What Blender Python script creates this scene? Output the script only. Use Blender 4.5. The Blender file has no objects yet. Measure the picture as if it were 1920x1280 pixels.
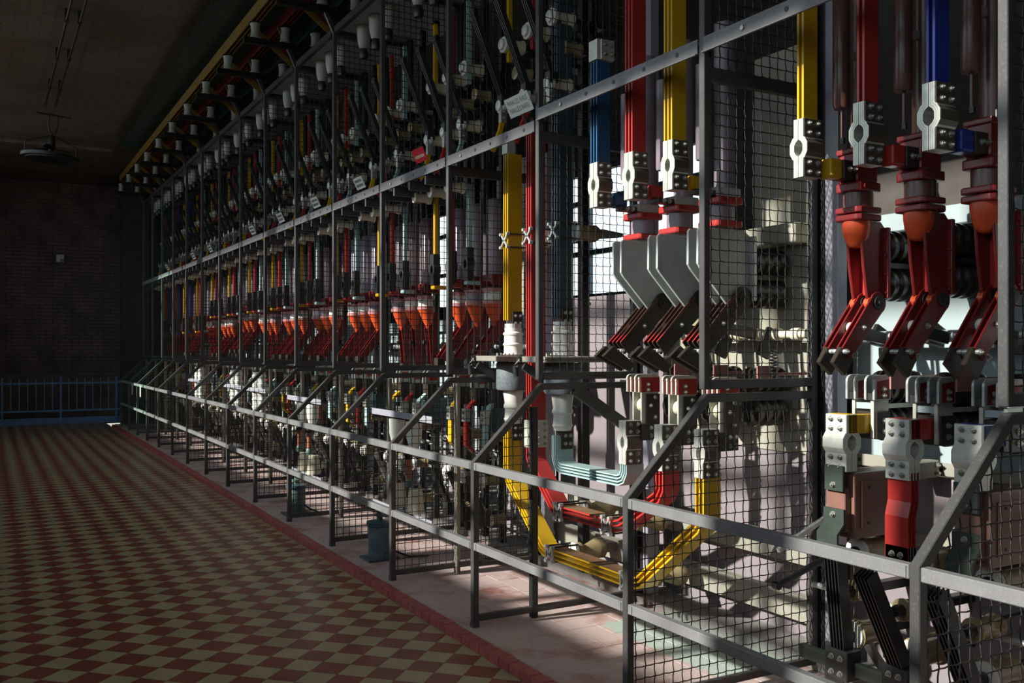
import bpy, bmesh, math, random
from mathutils import Vector, Matrix
random.seed(7)
S = bpy.context.scene
C = S.collection
PI = math.pi

# ---------------------------------------------------------------- camera, light, exposure
cam_d = bpy.data.cameras.new('camera')
cam = bpy.data.objects.new('camera', cam_d); C.objects.link(cam)
cam_d.sensor_width = 36.0
cam_d.lens = 36.0*1750/1920
cam_d.shift_y = 12/1920
cam_d.clip_start = 0.05
cam.location = (-2.375, -4.618, 1.55)
cam.rotation_euler = (PI/2, 0, -math.radians(29.5))
S.camera = cam

world = bpy.data.worlds.new('sky'); S.world = world
world.use_nodes = True
bg = world.node_tree.nodes['Background']
bg.inputs['Color'].default_value = (0.80, 0.90, 1.0, 1)
bg.inputs['Strength'].default_value = 1.85

sun_d = bpy.data.lights.new('sun', 'SUN')
sun = bpy.data.objects.new('sun', sun_d); C.objects.link(sun)
sun_d.energy = 9.0
sun_d.angle = math.radians(1.3)
sun_d.color = (1.0, 0.95, 0.87)
SUN_EL = math.radians(27.0)
sun_dir = Vector((0.988*math.cos(SUN_EL), -0.153*math.cos(SUN_EL), -math.sin(SUN_EL)))
sun.rotation_euler = sun_dir.to_track_quat('-Z', 'Y').to_euler()
sun.location = (-20, 3, 9)

S.view_settings.view_transform = 'Standard'
S.view_settings.look = 'None'
S.view_settings.gamma = 1.0
S.view_settings.use_curve_mapping = False
S.view_settings.exposure = 0.3
S.cycles.use_denoising = True
try:
    S.cycles.denoiser = 'OPENIMAGEDENOISE'
except Exception:
    pass
S.cycles.max_bounces = 6
S.cycles.diffuse_bounces = 4
S.cycles.glossy_bounces = 3
S.cycles.transparent_max_bounces = 8
S.cycles.sample_clamp_indirect = 4.0
S.cycles.caustics_reflective = False
S.cycles.caustics_refractive = False

# ---------------------------------------------------------------- materials
MATS = {}
def mat(name, col, rough=0.5, metal=0.0, var=0.25, scale=9.0, fine=60.0, bump=0.0, spec=0.5, dirt=None, dirt_amt=0.0):
    m = bpy.data.materials.new(name); m.use_nodes = True
    nt = m.node_tree; N = nt.nodes; L = nt.links
    b = N['Principled BSDF']
    b.inputs['Roughness'].default_value = rough
    b.inputs['Metallic'].default_value = metal
    b.inputs['Specular IOR Level'].default_value = spec
    g = N.new('ShaderNodeNewGeometry')
    n1 = N.new('ShaderNodeTexNoise'); n1.inputs['Scale'].default_value = scale; n1.inputs['Detail'].default_value = 5
    L.new(g.outputs['Position'], n1.inputs['Vector'])
    r = N.new('ShaderNodeValToRGB')
    r.color_ramp.elements[0].position = 0.3; r.color_ramp.elements[1].position = 0.75
    lo = tuple(max(0, c*(1-var)) for c in col); hi = tuple(min(1, c*(1+var*0.6)) for c in col)
    r.color_ramp.elements[0].color = (*lo, 1); r.color_ramp.elements[1].color = (*hi, 1)
    L.new(n1.outputs['Fac'], r.inputs['Fac'])
    out = r.outputs['Color']
    if dirt:
        n2 = N.new('ShaderNodeTexNoise'); n2.inputs['Scale'].default_value = fine; n2.inputs['Detail'].default_value = 3
        L.new(g.outputs['Position'], n2.inputs['Vector'])
        r2 = N.new('ShaderNodeValToRGB')
        r2.color_ramp.elements[0].position = 0.55; r2.color_ramp.elements[1].position = 0.7
        r2.color_ramp.elements[0].color = (0, 0, 0, 1); r2.color_ramp.elements[1].color = (dirt_amt,)*3 + (1,)
        L.new(n2.outputs['Fac'], r2.inputs['Fac'])
        mx = N.new('ShaderNodeMixRGB'); mx.inputs['Color2'].default_value = (*dirt, 1)
        L.new(r2.outputs['Color'], mx.inputs['Fac']); L.new(out, mx.inputs['Color1'])
        out = mx.outputs['Color']
    L.new(out, b.inputs['Base Color'])
    if bump:
        n3 = N.new('ShaderNodeTexNoise'); n3.inputs['Scale'].default_value = fine
        L.new(g.outputs['Position'], n3.inputs['Vector'])
        bp = N.new('ShaderNodeBump'); bp.inputs['Strength'].default_value = bump; bp.inputs['Distance'].default_value = 0.003
        L.new(n3.outputs['Fac'], bp.inputs['Height']); L.new(bp.outputs['Normal'], b.inputs['Normal'])
    MATS[name] = m
    return m

mat('frame', (0.062, 0.059, 0.061), 0.33, 0.0, 0.2, 6, 90, 0.08, dirt=(0.16, 0.15, 0.14), dirt_amt=0.25)
mat('frame_green', (0.06, 0.10, 0.08), 0.4, 0.0, 0.2, 6)
mat('rail', (0.175, 0.17, 0.18), 0.45, 0.0, 0.25, 5, 120, 0.1, dirt=(0.30, 0.28, 0.26), dirt_amt=0.3)
mat('rail_green', (0.20, 0.26, 0.23), 0.45, 0.0, 0.2, 5)
mat('wire', (0.035, 0.033, 0.033), 0.45, 0.3, 0.2)
mat('wire_green', (0.06, 0.09, 0.075), 0.45, 0.2, 0.2)
mat('black', (0.014, 0.014, 0.014), 0.4, 0.0, 0.3)
mat('black_insulator', (0.022, 0.017, 0.014), 0.3, 0.0, 0.3)
mat('brown_black', (0.035, 0.026, 0.02), 0.42, 0.0, 0.3)
mat('dark_steel', (0.055, 0.055, 0.055), 0.4, 0.5, 0.3)
mat('steel', (0.46, 0.46, 0.43), 0.38, 0.75, 0.25, 14)
mat('galvanised', (0.55, 0.57, 0.57), 0.45, 0.55, 0.25, 20)
mat('shaded_plate', (0.115, 0.095, 0.075), 0.4, 0.3, 0.25, 14)  # same bare metal, with the connectors' shaded side put into the colour
mat('aluminium', (0.72, 0.72, 0.68), 0.42, 0.45, 0.15, 25)
mat('tin_plate', (0.62, 0.62, 0.55), 0.4, 0.4, 0.2, 25)
mat('yellow', (0.62, 0.37, 0.012), 0.32, 0.0, 0.12, 5)
mat('red', (0.43, 0.032, 0.028), 0.3, 0.0, 0.15, 5)
mat('orange_red', (0.66, 0.085, 0.025), 0.36, 0.0, 0.15, 8, 50, 0.05)
mat('dark_red', (0.20, 0.016, 0.018), 0.33, 0.0, 0.2, 6, 60, 0.04)
mat('blue', (0.018, 0.085, 0.20), 0.33, 0.0, 0.15, 5)
mat('blue_bright', (0.02, 0.04, 0.30), 0.35, 0.0, 0.15, 5)
mat('pale_blue', (0.36, 0.50, 0.50), 0.4, 0.0, 0.15, 5)
mat('slate_blue', (0.05, 0.085, 0.11), 0.35, 0.0, 0.15, 5)
mat('brown_tube', (0.125, 0.055, 0.045), 0.28, 0.0, 0.2, 7)
mat('ring_pink', (0.50, 0.20, 0.20), 0.4, 0.0, 0.1, 10)
mat('plum_tube', (0.20, 0.125, 0.13), 0.3, 0.0, 0.2, 7)
mat('shaded_beam', (0.095, 0.09, 0.098), 0.42, 0.0, 0.2, 6)  # darker copy of the rail colour: weaker light on further beams painted in
mat('violet_tube', (0.25, 0.20, 0.245), 0.3, 0.0, 0.2, 7)
mat('grey_cast', (0.46, 0.49, 0.48), 0.42, 0.1, 0.15, 10, 80, 0.05)
mat('porcelain', (0.74, 0.73, 0.68), 0.16, 0.0, 0.06, 8)
mat('cream_porcelain', (0.66, 0.60, 0.46), 0.18, 0.0, 0.1, 8)
mat('olive_ceramic', (0.30, 0.235, 0.125), 0.2, 0.0, 0.2, 10)
mat('drum_grey', (0.13, 0.15, 0.17), 0.6, 0.0, 0.3, 60, 200, 0.2)
mat('mauve', (0.225, 0.19, 0.207), 0.55, 0.0, 0.1, 3, 70, 0.0, dirt=(0.25, 0.2, 0.2), dirt_amt=0.12)
mat('pale_plate', (0.33, 0.39, 0.41), 0.5, 0.0, 0.12, 4)
mat('cream_plate', (0.33, 0.315, 0.26), 0.5, 0.0, 0.12, 3, 9, 0.0, dirt=(0.42, 0.30, 0.12), dirt_amt=0.5)
mat('cream_beam', (0.27, 0.255, 0.215), 0.5, 0.0, 0.2, 5)
mat('lilac_steel', (0.33, 0.32, 0.38), 0.45, 0.1, 0.15, 5)
mat('ct_brown', (0.20, 0.10, 0.078), 0.4, 0.0, 0.15, 6)
mat('green_bracket', (0.038, 0.050, 0.042), 0.4, 0.0, 0.25, 12)
mat('salmon', (0.36, 0.15, 0.15), 0.5, 0.0, 0.1, 10)
mat('tile_red', (0.25, 0.070, 0.048), 0.30, 0.0, 0.25, 4.0, 30, 0.0, spec=0.45)
mat('tile_tan', (0.43, 0.35, 0.195), 0.30, 0.0, 0.20, 4.0, 30, 0.0, spec=0.45)
mat('mortar', (0.09, 0.07, 0.05), 0.8, 0.0, 0.2)
mat('kerb', (0.40, 0.095, 0.085), 0.5, 0.0, 0.3, 8, 40, 0.1, dirt=(0.30, 0.22, 0.2), dirt_amt=0.5)
mat('shaded_yellow', (0.27, 0.155, 0.02), 0.5, 0.0, 0.2, 5)  # overhead shade put into the colour: darker copies of yellow, red and porcelain
mat('shaded_red', (0.20, 0.02, 0.02), 0.5, 0.0, 0.2, 5)
mat('shaded_porcelain', (0.42, 0.41, 0.37), 0.4, 0.0, 0.15, 8)  # porcelain darkened to stand in for the shade overhead
mat('concrete', (0.27, 0.255, 0.245), 0.8, 0.0, 0.25, 6, 60, 0.2)
mat('brick', (0.175, 0.128, 0.118), 0.8, 0.0, 0.45, 2.2, 60, 0.3)
mat('brick_joint', (0.05, 0.045, 0.042), 0.9, 0.0, 0.3)
mat('wall_dark', (0.07, 0.06, 0.055), 0.9)
mat('wall_grey', (0.30, 0.29, 0.27), 0.9)
mat('rail_blue', (0.16, 0.32, 0.58), 0.45, 0.0, 0.2)
mat('green_sheet', (0.035, 0.075, 0.065), 0.5, 0.0, 0.2)
mat('soffit', (0.46, 0.49, 0.57), 0.5, 0.0, 0.1)
mat('sign_white', (0.75, 0.76, 0.72), 0.4, 0.0, 0.05)
mat('sign_red', (0.65, 0.02, 0.035), 0.4, 0.0, 0.05)
mat('sign_ink', (0.02, 0.02, 0.02), 0.5)
mat('sign_cream', (0.8, 0.7, 0.5), 0.5)
mat('pot', (0.10, 0.14, 0.155), 0.45, 0.0, 0.3, 18, 40, 0.0, dirt=(0.02, 0.025, 0.03), dirt_amt=0.7)
mat('rust_tube', (0.36, 0.12, 0.075), 0.4, 0.0, 0.2)
mat('green_cap', (0.13, 0.19, 0.17), 0.45)

# platform tiles: terracotta, partly greyed by wear, with a flaking pale green coat of paint in one area
def platform_mat():
    m = bpy.data.materials.new('platform_tile'); m.use_nodes = True
    nt = m.node_tree; N = nt.nodes; L = nt.links; b = N['Principled BSDF']
    g = N.new('ShaderNodeNewGeometry')
    n = N.new('ShaderNodeTexNoise'); n.inputs['Scale'].default_value = 2.6; n.inputs['Detail'].default_value = 8; n.inputs['Roughness'].default_value = 0.65
    L.new(g.outputs['Position'], n.inputs['Vector'])
    r = N.new('ShaderNodeValToRGB'); e = r.color_ramp.elements
    e[0].position = 0.33; e[0].color = (0.30, 0.10, 0.08, 1); e[1].position = 0.50; e[1].color = (0.52, 0.40, 0.385, 1)
    L.new(n.outputs['Fac'], r.inputs['Fac'])
    s = N.new('ShaderNodeSeparateXYZ'); L.new(g.outputs['Position'], s.inputs[0])
    def rng(sock, a, b_, w):
        p = N.new('ShaderNodeMapRange'); p.inputs['From Min'].default_value = a-w; p.inputs['From Max'].default_value = a+w; L.new(sock, p.inputs['Value'])
        q = N.new('ShaderNodeMapRange'); q.inputs['From Min'].default_value = b_+w; q.inputs['From Max'].default_value = b_-w; L.new(sock, q.inputs['Value'])
        mm = N.new('ShaderNodeMath'); mm.operation = 'MULTIPLY'; L.new(p.outputs[0], mm.inputs[0]); L.new(q.outputs[0], mm.inputs[1]); return mm.outputs[0]
    a = rng(s.outputs['X'], 0.64, 1.2, 0.05); c = rng(s.outputs['Y'], -1.32, -0.30, 0.06)
    mm = N.new('ShaderNodeMath'); mm.operation = 'MULTIPLY'; L.new(a, mm.inputs[0]); L.new(c, mm.inputs[1])
    n2 = N.new('ShaderNodeTexNoise'); n2.inputs['Scale'].default_value = 14; n2.inputs['Detail'].default_value = 6; L.new(g.outputs['Position'], n2.inputs['Vector'])
    th = N.new('ShaderNodeMath'); th.operation = 'ADD'; L.new(mm.outputs[0], th.inputs[0]); L.new(n2.outputs['Fac'], th.inputs[1])
    st = N.new('ShaderNodeMapRange'); st.inputs['From Min'].default_value = 0.86; st.inputs['From Max'].default_value = 1.0; L.new(th.outputs[0], st.inputs['Value'])
    mx = N.new('ShaderNodeMixRGB'); mx.inputs['Color2'].default_value = (0.42, 0.48, 0.44, 1)
    L.new(st.outputs[0], mx.inputs['Fac']); L.new(r.outputs['Color'], mx.inputs['Color1'])
    L.new(mx.outputs['Color'], b.inputs['Base Color']); b.inputs['Roughness'].default_value = 0.42
    MATS['platform_tile'] = m
platform_mat()

def ceiling_mat():
    m = bpy.data.materials.new('painted_brick_ceiling'); m.use_nodes = True
    nt = m.node_tree; N = nt.nodes; L = nt.links; b = N['Principled BSDF']
    g = N.new('ShaderNodeNewGeometry')
    mp = N.new('ShaderNodeMapping'); L.new(g.outputs['Position'], mp.inputs['Vector'])
    br = N.new('ShaderNodeTexBrick'); br.inputs['Scale'].default_value = 1.0
    br.inputs['Brick Width'].default_value = 0.26; br.inputs['Row Height'].default_value = 0.085; br.inputs['Mortar Size'].default_value = 0.008
    br.inputs['Color1'].default_value = (0.19, 0.16, 0.13, 1); br.inputs['Color2'].default_value = (0.23, 0.195, 0.16, 1); br.inputs['Mortar'].default_value = (0.135, 0.11, 0.095, 1)
    L.new(mp.outputs[0], br.inputs['Vector'])
    n = N.new('ShaderNodeTexNoise'); n.inputs['Scale'].default_value = 1.2; n.inputs['Detail'].default_value = 5; L.new(g.outputs['Position'], n.inputs['Vector'])
    mx = N.new('ShaderNodeMixRGB'); mx.blend_type = 'MULTIPLY'; mx.inputs['Fac'].default_value = 0.6
    r = N.new('ShaderNodeValToRGB'); r.color_ramp.elements[0].color = (0.6, 0.5, 0.42, 1); r.color_ramp.elements[0].position = 0.35; r.color_ramp.elements[1].position = 0.6
    L.new(n.outputs['Fac'], r.inputs['Fac']); L.new(br.outputs['Color'], mx.inputs['Color1']); L.new(r.outputs['Color'], mx.inputs['Color2'])
    L.new(mx.outputs['Color'], b.inputs['Base Color']); b.inputs['Roughness'].default_value = 0.75
    bp = N.new('ShaderNodeBump'); bp.inputs['Strength'].default_value = 0.5; bp.inputs['Distance'].default_value = 0.01
    L.new(br.outputs['Color'], bp.inputs['Height']); L.new(bp.outputs['Normal'], b.inputs['Normal'])
    MATS['ceiling'] = m
ceiling_mat()

def glass_mat():
    m = bpy.data.materials.new('window_glass'); m.use_nodes = True
    nt = m.node_tree; N = nt.nodes; L = nt.links
    for n in list(N):
        if n.type == 'BSDF_PRINCIPLED': N.remove(n)
    t = N.new('ShaderNodeBsdfTransparent'); t.inputs['Color'].default_value = (0.93, 0.95, 0.94, 1)
    gl = N.new('ShaderNodeBsdfGlossy'); gl.inputs['Roughness'].default_value = 0.02
    mx = N.new('ShaderNodeMixShader'); mx.inputs['Fac'].default_value = 0.06
    L.new(t.outputs[0], mx.inputs[1]); L.new(gl.outputs[0], mx.inputs[2])
    L.new(mx.outputs[0], N['Material Output'].inputs['Surface'])
    MATS['glass'] = m
glass_mat()

# ---------------------------------------------------------------- mesh builder
class MB:
    def __init__(s): s.v = []; s.f = []
    def _add(s, vs, fs):
        o = len(s.v); s.v += [tuple(p) for p in vs]; s.f += [tuple(i+o for i in f) for f in fs]; return s
    def box(s, x0, x1, y0, y1, z0, z1):
        return s._add([(x0,y0,z0),(x1,y0,z0),(x1,y1,z0),(x0,y1,z0),(x0,y0,z1),(x1,y0,z1),(x1,y1,z1),(x0,y1,z1)],
                      [(0,3,2,1),(4,5,6,7),(0,1,5,4),(1,2,6,5),(2,3,7,6),(3,0,4,7)])
    def prism(s, poly, a, b, axis='y'):
        # poly: (u,w) points; axis y -> (x,z), axis x -> (y,z), axis z -> (x,y)
        n = len(poly)
        area = sum(poly[i][0]*poly[(i+1)%n][1]-poly[(i+1)%n][0]*poly[i][1] for i in range(n))
        if area < 0: poly = poly[::-1]
        def mk(p, t):
            if axis == 'y': return (p[0], t, p[1])
            if axis == 'x': return (t, p[0], p[1])
            return (p[0], p[1], t)
        lo, hi = min(a,b), max(a,b)
        vs = [mk(p, lo) for p in poly] + [mk(p, hi) for p in poly]
        fs = [tuple(range(n)), tuple(range(2*n-1, n-1, -1))] + [(i, i+n, (i+1)%n+n, (i+1)%n) for i in range(n)]
        if axis in ('x', 'z'):
            fs = [tuple(reversed(f)) for f in fs]
        return s._add(vs, fs)
    def lathe(s, prof, o=(0,0,0), axis='z', n=16):
        # prof: (r,h) from low to high
        vs = []; fs = []
        for r, h in prof:
            for k in range(n):
                a = 2*PI*k/n; c, d = r*math.cos(a), r*math.sin(a)
                if axis == 'z': p = (c, d, h)
                elif axis == 'x': p = (h, c, d)
                else: p = (d, h, c)
                vs.append((p[0]+o[0], p[1]+o[1], p[2]+o[2]))
        m = len(prof)
        for i in range(m-1):
            for k in range(n):
                fs.append((i*n+k, i*n+(k+1)%n, (i+1)*n+(k+1)%n, (i+1)*n+k))
        fs.append(tuple(reversed(range(n)))); fs.append(tuple((m-1)*n+k for k in range(n)))
        return s._add(vs, fs)
    def bar(s, p, q, w, h, up=(0,0,1)):
        # rectangular bar from p to q
        p = Vector(p); q = Vector(q); d = (q-p).normalized(); up = Vector(up)
        if abs(d.dot(up)) > 0.98: up = Vector((1,0,0))
        r = d.cross(up).normalized(); u = r.cross(d).normalized()
        vs = []
        for c in (p, q):
            for a, b in ((-1,-1),(1,-1),(1,1),(-1,1)): vs.append(c + r*(a*w/2) + u*(b*h/2))
        return s._add(vs, [(0,1,2,3),(7,6,5,4),(0,4,5,1),(1,5,6,2),(2,6,7,3),(3,7,4,0)])
    def tube(s, pts, r, n=6, caps=True):
        pts = [Vector(p) for p in pts]; vs = []; fs = []
        for i, p in enumerate(pts):
            d = (pts[min(i+1,len(pts)-1)] - pts[max(i-1,0)]).normalized()
            ref = Vector((0,0,1)) if abs(d.z) < 0.9 else Vector((1,0,0))
            a = d.cross(ref).normalized(); b = d.cross(a).normalized()
            rr = r[i] if isinstance(r, (list, tuple)) else r
            for k in range(n):
                t = 2*PI*(k+0.5)/n
                vs.append(p + a*(rr*math.cos(t)) + b*(rr*math.sin(t)))
        m = len(pts)
        for i in range(m-1):
            for k in range(n):
                fs.append((i*n+k, (i+1)*n+k, (i+1)*n+(k+1)%n, i*n+(k+1)%n))
        if caps:
            fs.append(tuple(range(n))); fs.append(tuple(reversed([(m-1)*n+k for k in range(n)])))
        return s._add(vs, fs)
    def ribbon(s, path, off, th, a, b, axis='x'):
        # flat strip that follows a path given in (u,z); off: offset of its centre along the path normal; a..b width along axis
        n = len(path); P = [Vector(p) for p in path]; left = []; right = []
        for i in range(n):
            d0 = (P[i]-P[i-1]).normalized() if i > 0 else None
            d1 = (P[i+1]-P[i]).normalized() if i < n-1 else None
            if d0 is None: d0 = d1
            if d1 is None: d1 = d0
            n0 = Vector((-d0.y, d0.x)); n1 = Vector((-d1.y, d1.x))
            m = (n0+n1).normalized(); k = 1/max(0.4, m.dot(n0))
            left.append(P[i]+m*k*(off+th/2)); right.append(P[i]+m*k*(off-th/2))
        poly = []
        vs = []; fs = []
        for t in (a, b):
            for i in range(n):
                for q in (left[i], right[i]):
                    vs.append((t, q.x, q.y) if axis == 'x' else (q.x, t, q.y))
        def id_(t, i, k): return t*2*n + 2*i + k
        for i in range(n-1):
            fs.append((id_(0,i,0), id_(0,i+1,0), id_(0,i+1,1), id_(0,i,1)))
            fs.append((id_(1,i,0), id_(1,i,1), id_(1,i+1,1), id_(1,i+1,0)))
            fs.append((id_(0,i,0), id_(1,i,0), id_(1,i+1,0), id_(0,i+1,0)))
            fs.append((id_(0,i,1), id_(0,i+1,1), id_(1,i+1,1), id_(1,i,1)))
        fs.append((id_(0,0,0), id_(0,0,1), id_(1,0,1), id_(1,0,0)))
        fs.append((id_(0,n-1,0), id_(1,n-1,0), id_(1,n-1,1), id_(0,n-1,1)))
        return s._add(vs, fs)
    def mesh(s, name, material, bevel=0.0, seg=1, smooth=None, fix=False):
        me = bpy.data.meshes.new(name)
        me.from_pydata(s.v, [], s.f)
        if bevel or fix:
            bm = bmesh.new(); bm.from_mesh(me)
            bmesh.ops.recalc_face_normals(bm, faces=bm.faces)
            if bevel:
                ed = [e for e in bm.edges if len(e.link_faces) == 2 and e.calc_face_angle(0) > 0.6]
                bmesh.ops.bevel(bm, geom=ed, offset=bevel, segments=seg, affect='EDGES', clamp_overlap=True, profile=0.6)
            bm.to_mesh(me); bm.free()
        for mm in (material if isinstance(material, (list, tuple)) else [material]):
            me.materials.append(MATS[mm])
        if smooth:
            me.shade_smooth(); me.set_sharp_from_angle(angle=math.radians(smooth))
        me.update()
        return me

def link(name, data, parent=None, loc=(0,0,0), rot=(0,0,0)):
    o = bpy.data.objects.new(name, data); C.objects.link(o)
    o.location = loc; o.rotation_euler = rot
    if parent: o.parent = parent
    return o
def tag(o, label=None, cat=None, group=None, kind=None):
    if label: o['label'] = label
    if cat: o['category'] = cat
    if group: o['group'] = group
    if kind: o['kind'] = kind
    return o
def thing(name, label, cat, loc=(0,0,0), group=None, rot=(0,0,0)):
    o = link(name, None, None, loc, rot); o.empty_display_size = 0.1
    return tag(o, label, cat, group)
class T:
    """a kind of thing: its parts (and their sub-parts), placed as often as the place has it"""
    def __init__(s): s.p = []
    def add(s, name, me, parent=None, loc=(0,0,0), rot=(0,0,0), label=None, kind=None):
        s.p.append((name, me, parent, loc, rot, label, kind)); return len(s.p)-1
    def place(s, name, label, cat, loc, group=None, rot=(0,0,0), swap=None, solo=False):
        root = thing(name, label, cat, loc, group, rot); obs = []
        for (n, me, par, l, r, lb, kd) in s.p:
            if swap and n in swap: me = swap[n]
            o = link(n, me, obs[par] if par is not None else root, l, r)
            if lb: o['label'] = lb
            if kd: o['kind'] = kd
            obs.append(o)
        return root
def struct(name, me, loc=(0,0,0), parent=None):
    o = link(name, me, parent, loc)
    if not parent: o['kind'] = 'structure'
    return o
ORD = ['nearest', 'second', 'third', 'fourth', 'fifth', 'sixth', 'seventh', 'eighth', 'ninth', 'tenth', 'eleventh', 'twelfth', 'thirteenth', 'fourteenth', 'fifteenth', 'sixteenth', 'seventeenth']
def BAY(i): return ('the nearest bay' if i == 0 else 'the %s-nearest bay' % ORD[i])
CAMP = Vector(cam.location)
def to_px(x, y, z):
    c, s = math.cos(math.radians(29.5)), math.sin(math.radians(29.5))
    dx, dy, dz = x-CAMP.x, y-CAMP.y, z-CAMP.z
    X = dx*c-dy*s; Z = dx*s+dy*c
    if Z < 0.2: return None
    return 960+1750*X/Z, 652-1750*dz/Z, Z

# positions of the partitions along the hall, metres
DIV = [-2.83, -1.42, 0.0, 1.2, 2.44, 3.62, 4.82, 6.03, 7.2, 8.4, 9.57, 10.77, 11.95, 13.09, 14.2, 15.35]
NB = len(DIV)-1
ZF = -0.05         # hall floor level (platform is z = 0)
YB = 18.2          # far wall
ZC = 5.2           # ceiling
ZH = 6.3           # higher ceiling over the window side
XW = -4.2          # window wall behind the camera's left
XR = 4.0           # rear wall behind the switchgear
Y0 = -9.0

# ================================================================ THE SETTING
# open ground outside the building
mat('outdoor_ground', (0.16, 0.15, 0.12), 0.9)
struct('ground', MB().box(-80, 80, -80, 90, -1.4, -1.2).mesh('ground', 'outdoor_ground'))
# hall floor: slab, then diamond-laid tiles (15 cm) as real pieces
A = 0.15; D2 = A*math.sqrt(2)
KX = -0.125       # kerb face
fl = struct('floor', MB().box(XW, KX+0.02, Y0, YB, ZF-0.12, ZF-0.004).mesh('floor', 'mortar'))
def diamond(mb, cx, cy, h, clip):
    g = 0.0012
    pts = [(cx-h+g, cy), (cx, cy-h+g), (cx+h-g, cy), (cx, cy+h-g)]
    if cx+h > clip+0.001:
        out = []
        for i in range(4):
            p, q = pts[i], pts[(i+1) % 4]
            if p[0] <= clip: out.append(p)
            if (p[0] <= clip) != (q[0] <= clip):
                t = (clip-p[0])/(q[0]-p[0]); out.append((clip, p[1]+t*(q[1]-p[1])))
        pts = out
    if len(pts) < 3: return
    mb.prism(pts, -0.008, 0.0, 'z')
h = D2/2
tiles = []
for i in range(0, 44):
    for j in range(-30, 176):
        x = KX - i*h; y = j*D2 + (h if i % 2 else 0.0)
        # reds stand in the columns whose tips touch the kerb
        if y > YB-h or y < -6.5 or x < XW+0.15: continue
        tiles.append((x, y, 'tile_red' if i % 2 else 'tile_tan'))
full = {k: None for k in ('tile_red', 'tile_tan')}
for k in full:
    b = MB(); diamond(b, 0, 0, h, 9); full[k] = b.mesh('tile', k)
b = MB(); diamond(b, 0, 0, h, 0.0); half = b.mesh('tile_half', 'tile_tan')
vis = []
for t in tiles:
    p = to_px(t[0], t[1], ZF)
    if p and -30 < p[0] < 1060 and 640 < p[1] < 1310: vis.append((p[2], t))
vis.sort(key=lambda q: q[0])
near = set((t[0], t[1]) for _, t in vis[:300])
rest = {'tile_red': MB(), 'tile_tan': MB()}
for x, y, k in tiles:
    if (x, y) in near:
        link('tile', half if abs(x-KX) < 0.001 else full[k], fl, (x, y, ZF))
    else:
        diamond(rest[k], x, y, h, KX)
for k, b in rest.items():
    o = link('floor_tiles', b.mesh('floor_tiles', k), fl, (0, 0, ZF)); o['kind'] = 'stuff'

# raised platform: core, kerb tiles, top tiles, concrete plinth under the gear
pf = struct('platform', MB().box(KX+0.012, 1.6, -4.6, 15.9, ZF-0.1, -0.008).mesh('platform', 'mortar'))
kb = MB().box(0, 0.07, 0.0015, 0.1035, ZF-0.002, -0.001).mesh('kerb_tile', 'kerb', bevel=0.006, seg=2)
kl = []
for j in range(0, 196):
    y = -4.6 + j*0.105
    if y < 15.7: kl.append(y)
for y in kl: link('kerb_tile', kb, pf, (KX-0.002+random.uniform(-.0012, .0012), y, random.uniform(-.001, .001)))
W = 0.165
pt = MB().box(0.0012, W-0.0012, 0.0012, W-0.0012, -0.008, 0.0).mesh('platform_tile', 'platform_tile')
pl = []
for i in range(0, 10):
    for j in range(0, 124):
        x = KX+0.07+i*W; y = -4.6 + j*W
        if y > 15.7: continue
        p = to_px(x+W/2, y+W/2, 0)
        pl.append((p[2] if p and -50 < p[0] < 1960 and p[1] < 1340 else 99+y, x, y))
pl.sort()
b = MB()
for k, (z, x, y) in enumerate(pl):
    if k < 300 and z < 90: link('platform_tile', pt, pf, (x, y, random.uniform(-.0008, .0004)))
    else: b.box(x+0.0012, x+W-0.0012, y+0.0012, y+W-0.0012, -0.008, 0.0)
o = link('platform_tiles', b.mesh('platform_tiles', 'platform_tile'), pf); o['kind'] = 'stuff'
link('plinth', MB().box(1.10, 1.6, -4.5, 15.5, -0.005, 0.05).mesh('plinth', 'concrete', bevel=0.008), pf)

# far brick wall: every brick stands a little proud of its joints
wf = struct('wall_far', MB().box(XW-0.3, XR+0.3, YB+0.012, YB+0.4, ZF-0.1, ZH+0.1).mesh('wall_far', 'brick_joint'))
bw, bh = 0.26, 0.082
bricks = [MB().box(0.004, bw-0.004, -0.006*k, 0.05, 0.004, bh-0.004).mesh('brick', 'brick', bevel=0.004) for k in (1, 2, 3)]
cnt = 0; rb = MB()
for r in range(int((ZC-ZF)/bh)+1):
    for q in range(-26, 42):
        x = q*bw + (bw/2 if r % 2 else 0) - 0.02; z = ZF + r*bh
        if x < XW or x+bw > XR or z+bh > ZC+0.02: continue
        p = to_px(x+bw/2, YB, z)
        if p and 2 < p[0] < 232 and 360 < p[1] < 700 and cnt < 300 and (q+r) % 1 == 0 and z > 1.2:
            link('brick', bricks[random.randrange(3)], wf, (x, YB+0.012, z)); cnt += 1
        else:
            d = random.choice((0.006, 0.012, 0.018)); rb.box(x+0.004, x+bw-0.004, YB+0.012-d, YB+0.05, z+0.004, z+bh-0.004)
o = link('bricks', rb.mesh('bricks', 'brick'), wf); o['kind'] = 'stuff'
pn = thing('wall_plate', 'small pale square plate fixed high on the dark brick wall', 'plate', (-0.92, YB-0.02, 3.52))
link('plate', MB().box(-0.07, 0.08, -0.012, 0.0, -0.08, 0.08).mesh('plate', 'sign_white'), pn)
link('corner_flap', MB().box(0.01, 0.085, -0.02, -0.012, -0.09, -0.005).mesh('flap', 'wall_grey'), pn)

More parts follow.
